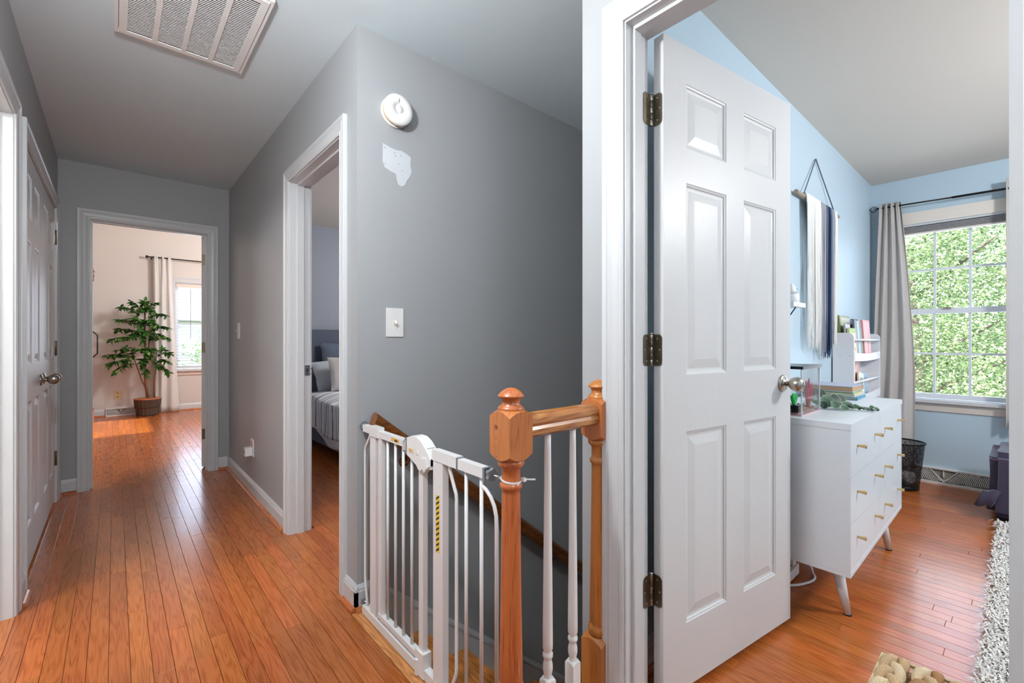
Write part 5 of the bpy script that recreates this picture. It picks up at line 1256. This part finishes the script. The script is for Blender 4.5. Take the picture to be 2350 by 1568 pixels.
# ------------------------------------------------------------------ shag rug
rug = thing('shag_rug', (3.05, -.75, 0), 'white shaggy rug on the bedroom floor at the right', 'rug')
obj('backing', B(2.0, 4.02, -1.6, .088, 0, .010), mat('rug_backing', srgb(196, 190, 184), .95), rug)
sg = BM(); rr = random.Random(2)
def tuft(x, y):
    a = rr.uniform(0, 2*PI); L = rr.uniform(.022, .045); wd = rr.uniform(.0025, .0045)
    dx, dy = math.cos(a), math.sin(a); nx, ny = -dy*wd, dx*wd; h1 = rr.uniform(.018, .030)
    p = [(x-nx, y-ny, .008), (x+nx, y+ny, .008), (x+dx*L*.5+nx, y+dy*L*.5+ny, .008+h1), (x+dx*L*.5-nx, y+dy*L*.5-ny, .008+h1), (x+dx*L, y+dy*L, .010+h1*rr.uniform(.2, .9))]
    v = [sg.verts.new(q) for q in p]; sg.faces.new((v[0], v[1], v[2], v[3])); sg.faces.new((v[3], v[2], v[4]))
for _ in range(15000): tuft(rr.uniform(2.0, 4.02), .092-rr.random()**1.0*.45)
for _ in range(9000): tuft(rr.uniform(2.0, 4.02), rr.uniform(-1.6, -.36))
obj('pile', sg, island('rug_yarn', [srgb(226, 222, 216), srgb(236, 234, 230), srgb(206, 198, 190), srgb(240, 238, 236)], .9), rug, kind='stuff')

# ------------------------------------------------------------------ braided basket stool
bk = thing('woven_pouf', (1.23, .03, 0), 'chunky braided water hyacinth stool at the bottom photo edge', 'pouf')
bx0, bx1, by0, by1, bz = 1.03, 1.452, -.22, .232, .325
M_HYA = mat('hyacinth', srgb(186, 156, 118), .75, var=.28, vscale=9, bump=1.0, bscale=6, stretch=(5, 40, 40))
M_HYB = mat('hyacinth_dark', srgb(150, 108, 68), .75, var=.3, vscale=9, bump=.5, bscale=40)
obj('core', B(bx0+.02, bx1-.02, by0+.02, by1-.02, 0, bz-.008), M_HYB, bk, bevel=.02)
M_HYC = mat('hyacinth_pale', srgb(206, 184, 150), .75, var=.25, vscale=12, bump=1.0, bscale=6, stretch=(5, 40, 40))
HY3 = [[M_HYA, M_HYC, M_HYA], [M_HYC, M_HYA, M_HYB]]
def braid(bm, fn, L, pitch, amp, r, n3=3):
    N = max(12, int(L/pitch*16))
    for s in range(n3):
        pts = []; rad = []
        for k in range(N+1):
            d = L*k/N; ph = 2*PI*(d/pitch)+2*PI*s/3
            pts.append(fn(d, amp*math.sin(ph), amp*.50*math.sin(2*ph))); rad.append(r*(.86+.22*abs(math.sin(ph+.9))))
        tube(bm, pts, rad, 8, mi=s)
rp = .060; nrope = int((by1-by0)/rp)
for k in range(nrope):
    y = by1-.027-k*rp; bm = BM()
    braid(bm, lambda d, a, b: (bx1-.006-d, y+a, bz+b+.004), bx1-bx0-.012, .170, .0165, .0112)
    obj('braid', bm, HY3[k % 2], bk)
for k in range(6):
    z = bz-.035-k*.052
    bm = BM(); braid(bm, lambda d, a, b: (bx0+.01+d, by1-.016+b, z+a), bx1-bx0-.02, .100, .0150, .0120); obj('braid', bm, HY3[0], bk)
    bm = BM(); braid(bm, lambda d, a, b: (bx1-.016+b, by0+.01+d, z+a), by1-by0-.02, .100, .0150, .0120); obj('braid', bm, HY3[0], bk)
    bm = BM(); braid(bm, lambda d, a, b: (bx0+.016-b, by0+.01+d, z+a), by1-by0-.02, .100, .0150, .0120); obj('braid', bm, HY3[0], bk)
bm = BM(); tube(bm, [(bx0, by1, bz+.004), (bx1, by1, bz+.004), (bx1, by0, bz+.004), (bx0, by0, bz+.004)], .005, 8, closed=True); obj('edge_cord', bm, mat('edge_cord', srgb(196, 176, 140), .8, var=.3, vscale=60), bk)

# ------------------------------------------------------------------ outdoors
obj('ground', B(-30, 60, -40, 60, -4.0, -3.9), mat('lawn', srgb(96, 120, 60), .95, var=.3, vscale=2), label='green lawn outside the windows', cat='ground', kind='structure')
def tree(label, c, R, hgt, nl, seed, cols, zmin, lsz=.085):
    r = thing('tree', (c[0], c[1], -3.9), label, 'tree', group='trees outside the bedroom window')
    rt = random.Random(seed)
    bm = BM(); tube(bm, [(c[0], c[1], -3.9), (c[0]+.1, c[1]-.1, -1), (c[0], c[1]+.1, hgt*.6)], [.22, .16, .08], 10)
    for k in range(7):
        a = rt.uniform(0, 2*PI); z = rt.uniform(-1, hgt*.6); tube(bm, [(c[0], c[1], z), (c[0]+R*.6*math.cos(a), c[1]+R*.6*math.sin(a), z+.9)], [.06, .015], 6)
    obj('trunk', bm, mat('tree_bark', srgb(104, 92, 80), .9, var=.3, vscale=6), r)
    lv = BM(); zc = (hgt+zmin)/2; hz = (hgt-zmin)/2
    clus = []
    for _ in range(260):
        u = Vector((rt.gauss(0, 1), rt.gauss(0, 1), rt.gauss(0, 1))).normalized()*(rt.uniform(.55, 1.0)); clus.append(Vector((c[0]+u.x*R, c[1]+u.y*R, zc+u.z*hz)))
    for _ in range(nl):
        q = rt.choice(clus)+Vector((rt.gauss(0, .26), rt.gauss(0, .26), rt.gauss(0, .22)))
        M = Matrix.Translation(q) @ Matrix.Rotation(rt.uniform(0, 6.3), 4, 'Z') @ Matrix.Rotation(rt.uniform(-1.2, 1.2), 4, 'X') @ Matrix.Rotation(rt.uniform(-1.2, 1.2), 4, 'Y')
        s_ = lsz*rt.uniform(.7, 1.3)
        v = [lv.verts.new(M @ Vector(p)) for p in ((-s_*.5, 0, 0), (0, -s_*.34, .01), (s_*.5, 0, 0), (0, s_*.34, .01))]; lv.faces.new(v)
    obj('foliage', lv, cols, r, kind='stuff')
LG = island('leaves_yellow_green', [srgb(110, 136, 82), srgb(186, 202, 146), srgb(70, 96, 56), srgb(214, 220, 176), srgb(120, 148, 92)], .5, .4, .30)
LD = island('leaves_green', [srgb(112, 142, 92), srgb(160, 184, 122), srgb(92, 120, 76), srgb(192, 208, 150)], .5, .4, .35)
tree('broad yellow-green tree filling the bedroom window view', (11.8, 1.4, 0), 2.3, 4.6, 60000, 1, LG, -3.0, .058)
tree('green tree standing right of the big one outside the bedroom window', (13.2, -5.2, 0), 2.1, 4.0, 34000, 2, LD, -3.2, .062)
tree('taller tree further behind the bedroom window trees', (19.0, 2.4, 0), 3.4, 5.6, 34000, 3, LD, -3.5, .10)
tree('shrubby green tree beside the neighbouring house outside the far room', (2.1, 13.2, 0), .8, 1.35, 7000, 4, LD, -2.5, .08)
# distant buildings
hs_ = thing('neighbour_house', (2.5, 16.5, -3.9), 'pale sided neighbouring house beyond the far room window', 'house')
M_SID = mat('siding_pale', srgb(214, 220, 230), .7)
obj('wall_core', B(-3, 8, 16.45, 20, -3.9, 1.7), M_SID, hs_)
for k in range(30): 
    bm = BM(); z = -3.0+k*.16; prism(bm, [(16.45, z), (16.425, z), (16.445, z+.158), (16.45, z+.158)], lambda u, v, w_: (w_, u, v), -3, 8); obj('siding_board', bm, M_SID, hs_)
bm = BM(); prism(bm, [(16.0, 1.7), (20.4, 1.7), (18.2, 3.4)], lambda u, v, w_: (w_, u, v), -3.3, 8.3); obj('roof', bm, mat('roof_shingle', srgb(150, 146, 144), .9, var=.2, vscale=8), hs_)
fn_ = thing('garden_fence', (9.5, 0, -3.9), 'low pale fence beyond the bedroom window', 'fence')
for k in range(20): obj('picket', B(9.5, 9.53, -4+k*.42, -3.66+k*.42, -3.9, -2.1), M_SID, fn_)

# ------------------------------------------------------------------ ceiling light bases (out of the frame); added for fills except the first hallway one
def flush(label, x, y, z):
    r = thing('ceiling_light', (x, y, z), label, 'ceiling light')
    bm = BM(); lathe(bm, [(.07, 0), (.075, -.01), (.05, -.03), (.015, -.035), (.012, -.06)], (x, y, z), 28); obj('canopy', bm, M_NICKEL, r)
flush('small nickel ceiling light base over the hallway', -.02, .95, H)
flush('small nickel ceiling light base added for the fill at the near hallway end', .35, -1.15, H)
flush('small nickel ceiling light base added for the fill in the blue bedroom', 2.9, -1.15, H)
flush('small nickel ceiling light base added for the fill in the far room', 1.9, 6.6, 3.1)
